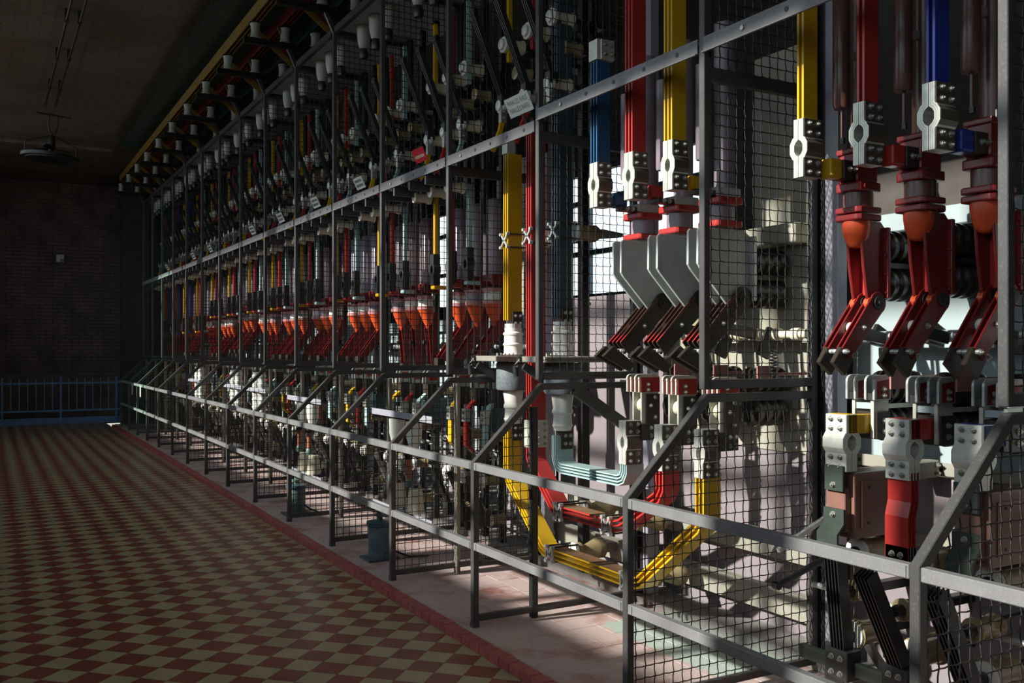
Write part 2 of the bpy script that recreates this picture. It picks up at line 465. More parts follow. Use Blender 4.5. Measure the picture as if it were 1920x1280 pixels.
struct('ceiling', MB().box(-2.45, XR+0.3, Y0-0.3, YB+0.3, ZC, ZC+0.25).mesh('ceiling', 'ceiling'))
struct('ceiling', MB().box(XW-0.3, -2.45, Y0-0.3, YB+0.3, ZH, ZH+0.25).box(-2.5, -2.45, Y0-0.3, YB+0.3, ZC, ZH).mesh('ceiling_high', 'ceiling'))
struct('trim_1', MB().box(-2.44, -0.3, 13.9, 14.15, ZC-0.05, ZC+0.02).mesh('ceiling_joint', 'ceiling', bevel=0.02))
struct('wall_near', MB().box(XW-0.3, XR+0.3, Y0-0.4, Y0, ZF-0.1, ZH+0.1).mesh('wall_near', 'wall_grey'))
struct('trim_2', MB().box(0.22, 0.75, 16.9, 17.4, ZF, ZC).mesh('pier', 'wall_dark'))

# wall with the tall windows that the sun comes through (behind and left of the camera)
SILL, TOP = 2.36, 5.34
PITCH = 3.95
W0 = 1.81 + 0.65         # a pier stands here
wl = MB()
wl.box(XW-0.2, XW, Y0, YB, ZF-0.1, SILL); wl.box(XW-0.2, XW, Y0, YB, TOP, ZH+0.1)
piers = [W0 + k*PITCH for k in range(-3, 4)]  # camera-end windows are out of view, added to brighten faces turned that way
for k, p in enumerate(piers):
    a = p-0.2; c = p+0.2
    if k == 0: a = Y0
    if k == len(piers)-1: c = YB
    wl.box(XW-0.2, XW, a, c, SILL, TOP)
struct('wall_left', wl.mesh('wall_left', 'wall_grey'))
wn = 0
for p in piers[:-1]:
    wn += 1
    b = MB(); y0, y1 = p+0.2, p+PITCH-0.2
    for m in (p+1.38, p+2.60): b.box(XW-0.14, XW-0.06, m-0.05, m+0.05, SILL, TOP)
    for z in (2.84, 3.72, 4.70): b.box(XW-0.14, XW-0.06, y0, y1, z-0.04, z+0.04)
    b.box(XW-0.14, XW-0.06, y0, y1, SILL, SILL+0.06); b.box(XW-0.14, XW-0.06, y0, y1, TOP-0.06, TOP)
    w = struct('window_%d' % wn, b.mesh('window_bars', 'dark_steel'))
    ys = (y0, p+1.33, p+1.43, p+2.55, p+2.65, y1); zs = (SILL+0.06, 2.79, 2.89, 3.67, 3.77, 4.65, 4.75, TOP-0.06)
    for i in (0, 2, 4):
        for j in (0, 2, 4, 6):
            link('pane', MB().box(XW-0.103, XW-0.099, ys[i], ys[i+1], zs[j], zs[j+1]).mesh('pane', 'glass'), w)

# rear wall behind the gear, with low wide windows
RS, RT = 2.15, 3.75
wr = MB()
wr.box(XR, XR+0.35, Y0, YB, ZF-0.1, RS); wr.box(XR, XR+0.35, Y0, YB, RT, ZC+0.1)
rear = [(2.6, 6.1), (8.2, 11.7)]
edges = [Y0] + [e for r in rear for e in r] + [YB]
for i in range(0, len(edges), 2): wr.box(XR, XR+0.35, edges[i], edges[i+1], RS, RT)
struct('wall_right', wr.mesh('wall_right', 'wall_dark'))
for (a, c) in rear:
    wn += 1; b = MB()
    n = 3
    for k in range(n+1):
        y = a + (c-a)*k/n; b.box(XR+0.1, XR+0.16, y-0.03, y+0.03, RS, RT)
    for z in (RS+0.03, 2.72, 3.35, RT-0.03): b.box(XR+0.1, XR+0.16, a, c, z-0.03, z+0.03)
    w = struct('window_%d' % wn, b.mesh('window_bars', 'slate_blue'))
    zz = (RS+0.06, 2.69, 2.75, 3.32, 3.38, RT-0.06)
    for k in range(n):
        for j in (0, 2, 4):
            link('pane', MB().box(XR+0.128, XR+0.132, a+(c-a)*k/n+0.03, a+(c-a)*(k+1)/n-0.03, zz[j], zz[j+1]).mesh('pane', 'glass'), w)
struct('floor', MB().box(1.6, XR, Y0, YB, ZF-0.1, -0.01).mesh('rear_floor', 'concrete'))

# blue railing before the far wall
rt = thing('railing', 'blue steel railing with upright bars before the far brick wall', 'railing', (0, 17.2, ZF))
link('top_rail', MB().box(-4.4, 0.2, -0.02, 0.02, 0.985, 1.02).mesh('top_rail', 'frame'), rt)
link('upper_rail', MB().box(-4.4, 0.2, -0.015, 0.015, 0.84, 0.875).mesh('upper_rail', 'rail_blue'), rt)
link('lower_rail', MB().box(-4.4, 0.2, -0.015, 0.015, 0.26, 0.30).mesh('lower_rail', 'rail_blue'), rt)
link('kick_plate', MB().box(-4.4, 0.2, 0.02, 0.035, 0.0, 0.13).mesh('kick_plate', 'rail_blue'), rt)
bl = MB().box(-0.009, 0.009, -0.009, 0.009, 0.26, 0.96).mesh('baluster', 'rail_blue')
po = MB().box(-0.018, 0.018, -0.018, 0.018, 0.0, 1.0).mesh('post', 'rail_blue')
for k in range(29):
    x = 0.12 - k*0.155
    link('post' if k % 7 == 0 else 'baluster', po if k % 7 == 0 else bl, rt, (x, 0, 0))

# hanging round fan on two ceiling tracks
FX, FY, FZ = -1.55, 10.2, 4.25
fn = thing('ceiling_fan', 'dark round disc fan hanging from two ceiling tracks', 'fan', (FX, FY, FZ), rot=(0.0, math.radians(4), 0))
link('disc', MB().lathe([(0.30, -0.02), (0.385, -0.015), (0.385, 0.03), (0.36, 0.04), (0.1, 0.05)], n=40).mesh('disc', 'dark_steel', smooth=35), fn)
rr = MB()
for r in (0.12, 0.18, 0.24, 0.30): rr.lathe([(r, -0.03), (r+0.02, -0.03), (r+0.02, -0.018), (r, -0.018)], n=32)
link('grille_rings', rr.mesh('rings', 'dark_steel', smooth=35), fn)
hg = MB().tube([(0, 0, 0.02), (0, 0, 0.20)], 0.012, 8).mesh('hanger_rod', 'dark_steel')
for sx in (-0.33, 0.33): link('hanger_rod', hg, fn, (sx, 0, 0))
for sx in (-1, 1): link('stay_rod', MB().tube([(0.33*sx, 0, 0.20), (0.03*sx, 0, 0.32)], 0.007, 6).mesh('stay', 'dark_steel'), fn)
link('motor', MB().lathe([(0.02, 0.05), (0.035, 0.12), (0.05, 0.14), (0.05, 0.27), (0.03, 0.32), (0.015, 0.34)], n=16).mesh('motor', 'dark_steel', smooth=35), fn)
bd = MB().prism([(0.03, -0.03), (0.27, -0.05), (0.30, 0.0), (0.27, 0.05), (0.03, 0.03)], -0.004, 0.004, 'z').mesh('blade', 'dark_steel')
for k in range(3): link('blade', bd, fn, (0, 0, 0.135), (0.3, 0, k*2.094+0.2))
lp = MB().tube([(0.055, 0, 0.62), (0.06, 0, 0.48), (0.04, 0, 0.38), (0, 0, 0.33), (-0.04, 0, 0.38), (-0.06, 0, 0.48), (-0.055, 0, 0.62)], 0.01, 8).mesh('hook', 'dark_steel', smooth=60)
link('hook', lp, fn)
link('cross_bar', MB().tube([(-0.22, 0, 0.62), (0.22, 0, 0.62)], 0.012, 8).mesh('cross_bar', 'dark_steel'), fn)
for k, x in enumerate((-1.60, -1.47)):
    tr = thing('ceiling_track', '%s of the two thin dark tracks along the ceiling above the fan' % ('left' if k == 0 else 'right'), 'track', (x, 0, ZC-0.12))
    link('rod', MB().tube([(0, 1.0, 0), (0, 10.5, 0)], 0.014, 8).mesh('rod', 'dark_steel'), tr)
    cl = MB().box(-0.02, 0.02, -0.02, 0.02, -0.02, 0.12).mesh('clip', 'dark_steel')
    for y in (2, 3.5, 5, 6.5, 8, 9.5): link('clip', cl, tr, (0, y, 0))

# green corrugated canopy sheet over the busbars
cv = MB(); n = 120
prof = []
for i in range(n*4+1):
    y = -0.5 + 13.4*i/(n*4); prof.append((y, 0.022*math.sin(2*PI*i/8)))
vs = []; fs = []
for x in (-0.36, 1.5):
    for (y, z) in prof: vs.append((x, y, z)); vs.append((x, y, z+0.004))
m_ = len(prof)
for i in range(m_-1):
    a = 2*i; c = 2*m_ + 2*i
    fs += [(a, a+2, c+2, c), (a+1, c+1, c+3, a+3), (a, a+1, a+3, a+2), (c, c+2, c+3, c+1)]
cv._add(vs, fs)
cp = thing('canopy', 'dark green corrugated canopy sheet under the ceiling above the busbars', 'canopy', (0, 0, 5.06))
link('sheet', cv.mesh('sheet', 'green_sheet', smooth=50), cp)
link('edge_bar', MB().box(-0.375, -0.345, -0.5, 12.9, -0.03, -0.022).mesh('edge_bar', 'dark_steel'), cp)

# ================================================================ GUARD FRAMES AND MESH PARTITIONS
def wire_panel(x0, x1, z0, ztop, pitch, r, crimp, zlow=None):
    """woven wire in the plane y=0; ztop(x) upper limit"""
    b = MB(); n = 4
    xs = []; x = x0 + pitch*0.4
    while x < x1: xs.append(x); x += pitch
    zmax = max(ztop(x0), ztop(x1))
    zs = []; z = z0 + pitch*0.4
    while z < zmax: zs.append(z); z += pitch
    for i, x in enumerate(xs):
        zt = ztop(x)
        if crimp:
            pts = []; k = 0; z = z0
            while z < zt:
                ph = (k + 2*i) % 4
                off = (0, 1, 0, -1)[ph]
                pts.append((x + 0.0014*(1 if k % 2 else -1), off*r*0.9, z)); z += pitch/2; k += 1
            pts.append((x, 0, zt))
        else: pts = [(x, 0, z0), (x, 0, zt)]
        b.tube(pts, r, n, caps=False)
    for j, z in enumerate(zs):
        xa, xb = x0, x1
        while ztop(xa) < z and xa < x1: xa += 0.01
        if xa >= x1-0.02: continue
        if crimp:
            pts = []; k = 0; x = xa
            while x < xb:
                ph = (k + 2*j + 2) % 4
                pts.append((x, (0, -1, 0, 1)[ph]*r*0.9, z + 0.0014*(1 if k % 2 else -1))); x += pitch/2; k += 1
            pts.append((xb, 0, z))
        else: pts = [(xa, 0, z), (xb, 0, z)]
        b.tube(pts, r, n, caps=False)
    return b
FT = 0.036          # frame tube
def partition_parts(style, i):
    fm = 'frame_green' if i >= 13 else 'frame'
    wm = 'wire_green' if i >= 13 else 'wire'
    t = T(); h_ = FT/2
    crimp = i <= 3
    r = 0.0026 if i <= 3 else 0.0034
    pitch = 0.051
    xl = 0.36 if style == 'open' else 1.07
    # lower frame
    t.add('front_post', MB().box(-h_, h_, -h_, h_, 0.004, 0.915).mesh('front_post', fm, bevel=0.003))
    t.add('foot', MB().box(-0.02, 0.02, -0.02, 0.02, 0.0, 0.03).mesh('foot', fm))
    t.add('base_bar', MB().box(h_, 1.09, -h_*0.8, h_*0.8, 0.03, 0.066).mesh('base_bar', fm, bevel=0.003))
    t.add('inclined_bar', MB().prism([(-h_, 0.915), (h_, 0.897), (0.435, 1.305), (0.42, 1.345), (-h_, 0.915)][:4], -h_, h_).mesh('inclined_bar', fm, bevel=0.003, fix=True))
    t.add('top_bar', MB().box(0.42, 1.09, -h_, h_, 1.307, 1.345).mesh('top_bar', fm, bevel=0.003))
    if style == 'open':
        t.add('sill_bar', MB().box(h_, xl, -0.012, 0.012, 0.335, 0.355).mesh('sill_bar', fm))
        t.add('middle_post', MB().box(xl, xl+0.04, -0.02, 0.02, 0.0, 1.21).mesh('middle_post', 'black', bevel=0.003))
        t.add('bracket', MB().bar((0.66, 0, 1.31), (1.06, 0, 1.06), 0.03, 0.07).mesh('bracket', fm))
    zt = lambda x: min(1.305, 0.89 + max(0, x)*0.97)
    t.add('lower_wire_mesh', wire_panel(h_, xl, 0.355 if style == 'open' else 0.066, zt, pitch, r, crimp).mesh('lower_wire', wm), kind='stuff')
    # upper frame
    t.add('upper_post', MB().box(0.42-h_, 0.42+h_, -h_, h_, 1.365, 4.44).mesh('upper_post', fm, bevel=0.003))
    t.add('lower_bar', MB().box(0.42+h_, 1.08, -h_, h_, 1.365, 1.408).mesh('lower_bar', fm, bevel=0.003))
    t.add('middle_bar', MB().box(0.42+h_, 1.08, -h_, h_, 2.74, 2.80).mesh('middle_bar', fm))
    t.add('head_bar', MB().box(0.42+h_, 1.08, -h_, h_, 4.40, 4.44).mesh('head_bar', fm))
    t.add('back_post', MB().box(1.075, 1.115, -h_, h_, 0.03, 4.44).mesh('back_post', fm, bevel=0.003))
    t.add('upper_wire_mesh', wire_panel(0.42+h_, 1.075, 1.408, lambda x: 4.40, pitch, r, crimp).mesh('upper_wire', wm), kind='stuff')
    if i >= 3: t.add('stanchion', MB().box(0.455, 0.463, -0.05, 0.0, 0.0, 1.305).box(0.463, 0.50, -0.008, 0.0, 0.0, 1.305).mesh('stanchion', 'cream_beam'))
    t.add('support_column', MB().box(1.125, 1.165, -0.045, 0.045, 0.0, 4.44).mesh('support_column', 'black', bevel=0.003))
    t.add('angle_strip', MB().box(1.13, 1.138, -0.125, -0.048, 0.0, 4.44).box(1.138, 1.19, -0.125, -0.119, 0.0, 4.44).mesh('angle_strip', 'lilac_steel'))
    if i >= 2:
        t.add('arm', MB().box(-0.12, 1.1, -0.03, 0.03, 4.60, 4.66).mesh('arm', 'black'))
        t.add('strut', MB().bar((0.42, 0, 4.43), (0.235, 0, 4.82), 0.03, 0.035).mesh('strut', fm))
    return t
cache = {}
for i, d in enumerate(DIV):
    style = 'open' if i == 2 else 'full'
    key = (style, 0 if i < 2 else 1 if i <= 3 else 2 if i <= 5 else 3 if i < 13 else 4)
    if key not in cache: cache[key] = partition_parts(style, i)
    lab = 'dark steel mesh partition, the %s one from the camera' % ORD[i]
    if i >= 13: lab = 'green steel mesh partition at the far end, the %s from the camera' % ORD[i]
    if i == 2: lab = 'third dark steel mesh partition from the camera, open below behind a black post'
    cache[key].place('mesh_partition', lab, 'partition', (0, d, 0), 'mesh partitions between the bays')

for i in range(NB):
    a, c = DIV[i]+FT/2+0.001, DIV[i+1]-FT/2-0.001
    rm = 'rail_green' if i >= 12 else 'rail'
    L_ = c-a
    for nm, z0, z1 in (('upper', 0.872, 0.915), ('lower', 0.430, 0.472)):
        t = thing('guard_rail', '%s grey guard rail across the front of %s' % (nm, BAY(i)), 'rail', (0, a, z0), 'guard rails along the front')
        link('bar', MB().box(-0.018, 0.018, 0, L_, 0, z1-z0).mesh('bar', rm, bevel=0.003), t)
        if i < 6:
            for yy in (0.02, L_-0.02): link('end_plate', MB().box(-0.021, -0.018, yy-0.012, yy+0.012, 0.004, 0.039).mesh('end_plate', rm), t)
# short rail stub entering from the right
t = thing('guard_rail', 'upper grey guard rail running out of the picture at the right edge', 'rail', (0, -4.2, 0.872), 'guard rails along the front')
link('bar', MB().box(-0.018, 0.018, 0, 1.35, 0, 0.043).mesh('bar', 'rail', bevel=0.003), t)

# slotted angle beam above each bay
hole = MB().lathe([(0.011, -0.0015), (0.011, 0.0015)], axis='x', n=10).mesh('bolt_hole', 'black')
nut = MB().lathe([(0.011, -0.006), (0.011, 0.0)], axis='x', n=6).mesh('bolt', 'steel')
for i in range(NB):
    a, c = DIV[i], DIV[i+1]; z = 2.86 if i < 2 else 2.80
    a += 0.02; c -= 0.02
    t = thing('angle_beam', 'grey drilled angle beam above %s' % BAY(i), 'beam', (0.395, a, z), 'angle beams above the bays')
    rm = 'rail_green' if i >= 12 else 'rail' if i < 2 else 'shaded_beam'
    L_ = c-a
    link('web', MB().box(0, 0.006, 0, L_, 0, 0.06).mesh('web', rm), t)
    link('top_flange', MB().box(0, 0.05, 0, L_, 0.06, 0.066).mesh('flange', rm), t)
    link('lower_lip', MB().box(-0.012, 0.0, 0, L_, -0.006, 0.0).mesh('lip', rm), t)
    if i < 7:
        for k, f in enumerate((0.1, 0.28, 0.46, 0.64, 0.82)): link('bolt' if k == 4 else 'bolt_hole', nut if k == 4 else hole, t, (-0.001, f*L_, 0.033))
for i in range(NB):
    # soffit plates overhead
    a, c = DIV[i]+0.05, DIV[i+1]-0.05
    t = thing('soffit_plate', 'blue-grey overhead plate above %s' % BAY(i), 'plate', (0.42, a, 4.445), 'overhead soffit plates')
    link('sheet', MB().box(0, 0.9, 0, c-a, 0, 0.01).mesh('sheet', 'soffit'), t)
    link('edge_beam', MB().box(-0.02, 0.02, 0, c-a, -0.03, 0.03).mesh('edge_beam', 'frame'), t)

# three long busbars on top, on insulators
def insulator_mesh(kind, r, L, axis, m, n=14):
    if kind == 'post':      # flanged porcelain post
        pr = [(r*0.75, 0), (r, 0.02*L), (r, 0.10*L), (r*0.86, 0.14*L), (r*0.82, 0.5*L), (r*0.86, 0.84*L), (r, 0.90*L), (r, 0.97*L), (r*0.8, L)]
    elif kind == 'ribbed':
        pr = [(r*0.75, 0)]
        for k in range(4):
            f = k/4
            pr += [(r*0.82, (f+0.03)*L), (r, (f+0.08)*L), (r, (f+0.16)*L), (r*0.82, (f+0.21)*L)]
        pr += [(r*0.75, L)]
    elif kind == 'cone':
        pr = [(r, 0), (r*1.02, 0.06*L), (r, 0.12*L), (r*0.95, 0.6*L), (r*0.72, 0.9*L), (r*0.6, L)]
    else:                   # bushing with two collars
        pr = [(r*0.9, 0), (r, 0.03*L), (r*0.9, 0.08*L), (r*0.88, 0.34*L), (r*0.98, 0.38*L), (r*0.98, 0.42*L), (r*0.88, 0.46*L), (r*0.86, 0.72*L), (r*0.97, 0.76*L), (r*0.97, 0.82*L), (r*0.8, 0.88*L), (r*0.85, L)]
    return MB().lathe(pr, axis=axis, n=n).mesh('insulator', m, smooth=40)
BUSX = (('yellow', 0.0), ('red', 0.3), ('slate_blue', 0.62))
for nm, x in BUSX:
    t = thing('overhead_busbar', 'long %s busbar on insulators along the top of the gear' % ({'yellow': 'yellow', 'red': 'red', 'slate_blue': 'dark blue'}[nm]), 'busbar', (x, 0, 4.88), 'long overhead busbars')
    for k in range(3):
        link('lamina', MB().box(-0.05+k*0.04, -0.038+k*0.04, -0.3, 15.2, -0.06, 0.06).mesh('lamina', {'yellow': 'shaded_yellow', 'red': 'shaded_red'}.get(nm, nm)), t)
pi_ = insulator_mesh('post', 0.055, 0.15, 'z', 'shaded_porcelain')
cap_ = MB().box(-0.06, 0.06, -0.03, 0.03, 0.15, 0.16).mesh('cap', 'dark_steel')
for i, d in enumerate(DIV):
    if i < 2: continue
    for nm, x in BUSX:
        cn = {'yellow': 'yellow', 'red': 'red', 'slate_blue': 'dark blue'}[nm]
        t = thing('post_insulator', 'white insulator carrying the %s overhead busbar at the %s partition' % (cn, ORD[i]), 'insulator', (x, d, 4.66), 'insulators under the overhead busbars')
        link('body', pi_, t); link('cap', cap_, t)
# sloping tap bars from the overhead busbars down into each bay
tapy = MB().bar((0.0, 0, 4.86), (0.5, 0, 4.47), 0.012, 0.05).mesh('tap_bar', 'shaded_yellow')
tapr = MB().bar((0.3, 0, 4.86), (0.60, 0, 4.47), 0.012, 0.05).mesh('tap_bar', 'shaded_red')
for i in range(2, NB):
    for mm, yy, cn in ((tapy, 0.22, 'yellow'), (tapr, 0.42, 'red')):
        o = link('tap_bar', mm, None, (0, DIV[i]+yy, 0)); tag(o, 'sloping %s tap bar from overhead busbar into %s' % (cn, BAY(i)), 'busbar', 'sloping tap bars')

# ================================================================ SWITCHGEAR KINDS
class TB(T):
    """template whose meshes are given in bay coordinates; base = where the thing's origin stands"""
    def __init__(s, base): super().__init__(); s.base = Vector(base)
    def put(s, name, label, cat, y, group=None, dx=0, dz=0, swap=None):
        root = thing(name, label, cat, s.base+Vector((dx, y, dz)), group); obs = []
        for (n, me, par, l, r, lb, kd) in s.p:
            if swap and n in swap: me = swap[n]
            if par is None: o = link(n, me, root, Vector(l)-s.base, r)
            else: o = link(n, me, obs[par], l, r)
            if lb: o['label'] = lb
            if kd: o['kind'] = kd
            obs.append(o)
        return root
bolt_y = MB().lathe([(0.0125, 0.0), (0.0125, -0.003)][::-1], axis='y', n=12).lathe([(0.0085, -0.012), (0.0085, -0.003)], axis='y', n=6).lathe([(0.004, -0.018), (0.004, -0.012)], axis='y', n=6).mesh('bolt', 'steel')
bolt_x = MB().lathe([(0.0135, -0.003), (0.0135, 0.0)], axis='x', n=12).lathe([(0.0095, -0.013), (0.0095, -0.003)], axis='x', n=6).lathe([(0.0045, -0.02), (0.0045, -0.013)], axis='x', n=6).mesh('bolt', 'steel')

def arc(cx, cz, r, a0, a1, n):
    return [(cx+r*math.cos(math.radians(a0+(a1-a0)*k/n)), cz+r*math.sin(math.radians(a0+(a1-a0)*k/n))) for k in range(n+1)]
def blade_poly(L, w):
    """link plate lying along +x from the pivot at the origin, rounded at the pivot"""
    return arc(0, 0, w/2*1.12, 70, 290, 10) + [(L, -w/2*0.8), (L, w/2*0.8)]

# ---- flexible expansion connector (strap normal along y), centred on the origin
def flex_template(metal='tin_plate', wx=0.052, near=True, cover=True, bulge=0.044, k=0.8):
    t = T()
    for sgn in (1, -1):
        a, m, q = 0.017*k*sgn, (0.017+bulge)/2*k*sgn, bulge*k*sgn
        path = [(a, 0.122), (a, 0.042), (m, 0.034), (q, 0.016), (q, -0.016), (m, -0.034), (a, -0.042), (a, -0.122)]
        b = MB()
        for off in (-0.0105, 0.0, 0.0105): b.ribbon(path, off*k, 0.0094*k, -wx, wx, 'x')
        t.add('strap', b.mesh('strap', metal, fix=True))
    side = 'shaded_plate' if cover else metal
    y1 = -0.0335*k
    pl = MB().box(-wx-0.001, wx+0.002, y1-0.006, y1, -0.040, 0.040).mesh('clamp_plate', side, bevel=0.002)
    if cover:
        u = 0.033*k; q_ = (bulge+0.0155)*k
        sp = [(-u, 0.043), (-(u+q_)/2, 0.035), (-q_, 0.018), (-q_, -0.018), (-(u+q_)/2, -0.035), (-u, -0.043)]
        t.add('shade_leaf', MB().ribbon(sp, 0.0, 0.002, -wx+0.003, wx+0.001, 'x').mesh('shade_leaf', side, fix=True))  # dark leaf added over the bulge, its colour stands in for shade
    for z in (0.082, -0.082):
        p = t.add('clamp_plate', pl, None, (0, 0, z))
        if near:
            for bx in (-0.024, 0.026):
                for bz in (-0.02, 0.02): t.add('bolt', bolt_y, p, (bx, y1-0.006, bz))
    return t
FLEX = flex_template(); FLEX_N = flex_template(wx=0.046, bulge=0.033, k=1.1); FLEX_B = flex_template('aluminium', bulge=0.033, k=0.98); FLEX_H = flex_template('aluminium', wx=0.055, cover=False, k=0.95)
FLEX_FAR = flex_template(near=False)

def bus_template(col, path, x0, x1, n=3, gap=0.019, th=0.009):
    """laminated busbar: n strips following a path in (y,z)"""
    t = T(); c = (n-1)/2
    for k in range(n):
        t.add('lamina', MB().ribbon(path, (k-c)*gap, th, x0, x1, 'x').mesh('lamina', col, fix=True))
    return t

# ---- big red pole (nearest bay)
def red_pole(swatch):
    t = TB((1.0, 0, 1.40))
    t.add('column', MB().lathe([(0.050, 2.41), (0.050, 3.9)], (0.965, 0, 0), n=28).mesh('column', 'brown_tube', smooth=40))
    t.add('column_bracket', MB().box(0.86, 0.93, -0.010, 0.010, 2.80, 2.83).mesh('column_bracket', 'galvanised'))
    d = t.add('damper', MB().lathe([(0.031, 2.575), (0.036, 2.585), (0.036, 3.05), (0.031, 3.06)], (0.83, 0.0, 0), n=24).mesh('damper', 'brown_tube', smooth=40))
    t.add('damper_rod', MB().lathe([(0.008, 2.43), (0.008, 2.58)], (0.835, 0.0, 0), n=10).mesh('damper_rod', 'brown_tube', smooth=40), d)
    t.add('rod_nut', MB().lathe([(0.014, 2.425), (0.014, 2.45)], (0.835, 0.0, 0), n=6).mesh('rod_nut', 'dark_steel'), d)
    t.add('lug', MB().box(0.895, 0.92, -0.06, -0.055, 2.40, 2.435).mesh('lug', 'galvanised'))
    t.add('head_block', MB().box(0.875, 1.0, -0.052, 0.055, 2.26, 2.40).mesh('head_block', 'dark_red', bevel=0.012, seg=2))
    t.add('head_cover', MB().box(0.865, 1.01, -0.06, 0.06, 2.385, 2.41).mesh('head_cover', 'dark_red', bevel=0.006, seg=2))
    f = t.add('flange', MB().prism([(0.862, -0.055), (0.875, -0.068), (0.997, -0.068), (1.010, -0.055), (1.010, 0.055), (0.997, 0.068), (0.875, 0.068), (0.862, 0.055)], 2.222, 2.262, 'z').mesh('flange', 'dark_red', bevel=0.007, seg=2, fix=True))
    t.add('plug', MB().lathe([(0.011, -0.074), (0.011, -0.066)], (0.90, 0, 2.242), 'y', 12).mesh('plug', 'dark_red'), f)
    t.add('ring', MB().lathe([(0.062, 2.150), (0.062, 2.228)], (0.935, 0, 0), n=30).mesh('ring', 'brown_tube', smooth=40))
    f2 = MB().prism([(0.858, -0.056), (0.873, -0.072), (0.997, -0.072), (1.012, -0.056), (1.012, 0.056), (0.997, 0.072), (0.873, 0.072), (0.858, 0.056)], -0.013, 0.013, 'z').mesh('flange', 'dark_red', bevel=0.006, seg=2, fix=True)
    t.add('flange', f2, None, (0, 0, 2.143)); t.add('flange', f2, None, (0, 0, 2.111))
    # orange elbow bulb
    pr = [(0.012, 1.982), (0.028, 1.988), (0.042, 2.005), (0.053, 2.035), (0.059, 2.07), (0.060, 2.10)]
    t.add('elbow_bulb', MB().lathe(pr, (0.925, 0, 0), n=24).mesh('elbow_bulb', 'orange_red', smooth=60))
    # cast fork: two side plates, back web
    fork = [(0.885, 2.085), (0.905, 2.03), (0.918, 1.90), (0.945, 1.752), (0.965, 1.722), (0.995, 1.712), (1.022, 1.728), (1.03, 1.76), (1.06, 1.80), (1.06, 2.07), (1.03, 2.10)]
    for sy in (0.037, -0.037):
        t.add('fork_plate', MB().prism(fork, sy-0.007, sy+0.007).mesh('fork_plate', 'dark_red', bevel=0.004, fix=True))
        t.add('pivot_boss', MB().lathe([(0.026, -0.012), (0.026, 0.012)], (0.962, sy, 1.742), 'y', 16).mesh('pivot_boss', 'orange_red', smooth=40))
    t.add('fork_web', MB().box(0.99, 1.02, -0.037, 0.037, 1.78, 2.08).mesh('fork_web', 'red'))
    bf = t.add('back_flange', MB().box(1.045, 1.067, -0.066, 0.066, 1.765, 2.075).mesh('back_flange', 'dark_red', bevel=0.006, seg=2))
    for z in (1.79, 1.87, 1.95, 2.04): t.add('rivet', MB().lathe([(0.004, -0.009), (0.008, -0.004), (0.009, 0.0)], (0, 0, 0), 'x', 8).mesh('rivet', 'dark_red', smooth=60), bf, (1.045, -0.055, z))
    # four blades hanging open toward the hall
    ang = math.atan2(1.525-1.745, 0.80-1.0)
    bl = MB().prism(blade_poly(0.295, 0.088), -0.0045, 0.0045).mesh('blade', 'dark_red', bevel=0.0015, fix=True)
    pad = MB().lathe([(0.03, -0.0065), (0.03, 0.0)], (0, 0, 0), 'y', 16).lathe([(0.012, -0.012), (0.012, -0.006)], (0, 0, 0), 'y', 6).mesh('pivot_pad', 'dark_steel')
    for sy in (0.050, 0.024, -0.024, -0.050):
        k = t.add('blade', bl, None, (1.0, sy, 1.745), (0, -ang, 0))
        if sy in (0.024, -0.050): t.add('pivot_pad', pad, k, (0, -0.0045, 0)); t.add('blade_bolt', bolt_y, k, (0.145, -0.0045, 0))
    tip = MB().prism([(0.728, 1.490), (0.778, 1.556), (0.855, 1.506), (0.803, 1.432)], -0.012, 0.012).mesh('contact_tip', 'brown_black', bevel=0.003, fix=True)
    for sy in (0.037, -0.037): t.add('contact_tip', tip, None, (0, sy, 0))
    t.add('cross_pin', MB().lathe([(0.010, -0.068), (0.010, 0.06)], (0.79, 0, 1.535), 'y', 12).mesh('cross_pin', 'galvanised', smooth=40))
    for sy, dx, dz in ((-0.062, 0.79, 1.535), (-0.062, 0.835, 1.515), (0.008, 0.79, 1.535)): t.add('pin_nut', bolt_y, None, (dx, sy, dz))
    t.add('spacer', MB().lathe([(0.024, -0.02), (0.027, -0.016), (0.027, 0.016), (0.024, 0.02)], (0.905, 0, 1.635), 'y', 20).mesh('spacer', 'porcelain', smooth=40))
    t.add('pull_rod', MB().bar((0.90, 0, 1.625), (1.10, 0, 1.59), 0.035, 0.05).mesh('pull_rod', 'black', bevel=0.004))
    # terminal lug: painted band and bare block with bolts
    k = t.add('terminal_band', MB().box(0.728, 0.80, -0.036, 0.03, 2.268, 2.352).mesh('terminal_band', swatch, bevel=0.01, seg=2))
    k = t.add('terminal_block', MB().box(0.80, 0.895, -0.04, 0.03, 2.268, 2.350).mesh('terminal_block', 'brown_black', bevel=0.004))
    for bx in (0.835, 0.868): t.add('terminal_bolt', bolt_y, None, (bx, -0.04, 2.312))
    return t
RIB = insulator_mesh('ribbed', 0.075, 0.235, 'x', 'black_insulator', 24)
def rib_pair(dark=True):
    t = TB((1.068, 0, 1.83))
    t.add('ribbed_body', RIB, None, (1.068, 0, 1.995)); t.add('ribbed_body', RIB, None, (1.068, 0, 1.832))
    t.add('tie_bar', MB().box(1.10, 1.26, -0.03, 0.03, 1.902, 1.925).mesh('tie_bar', 'black'))
    return t
RIBS = rib_pair()

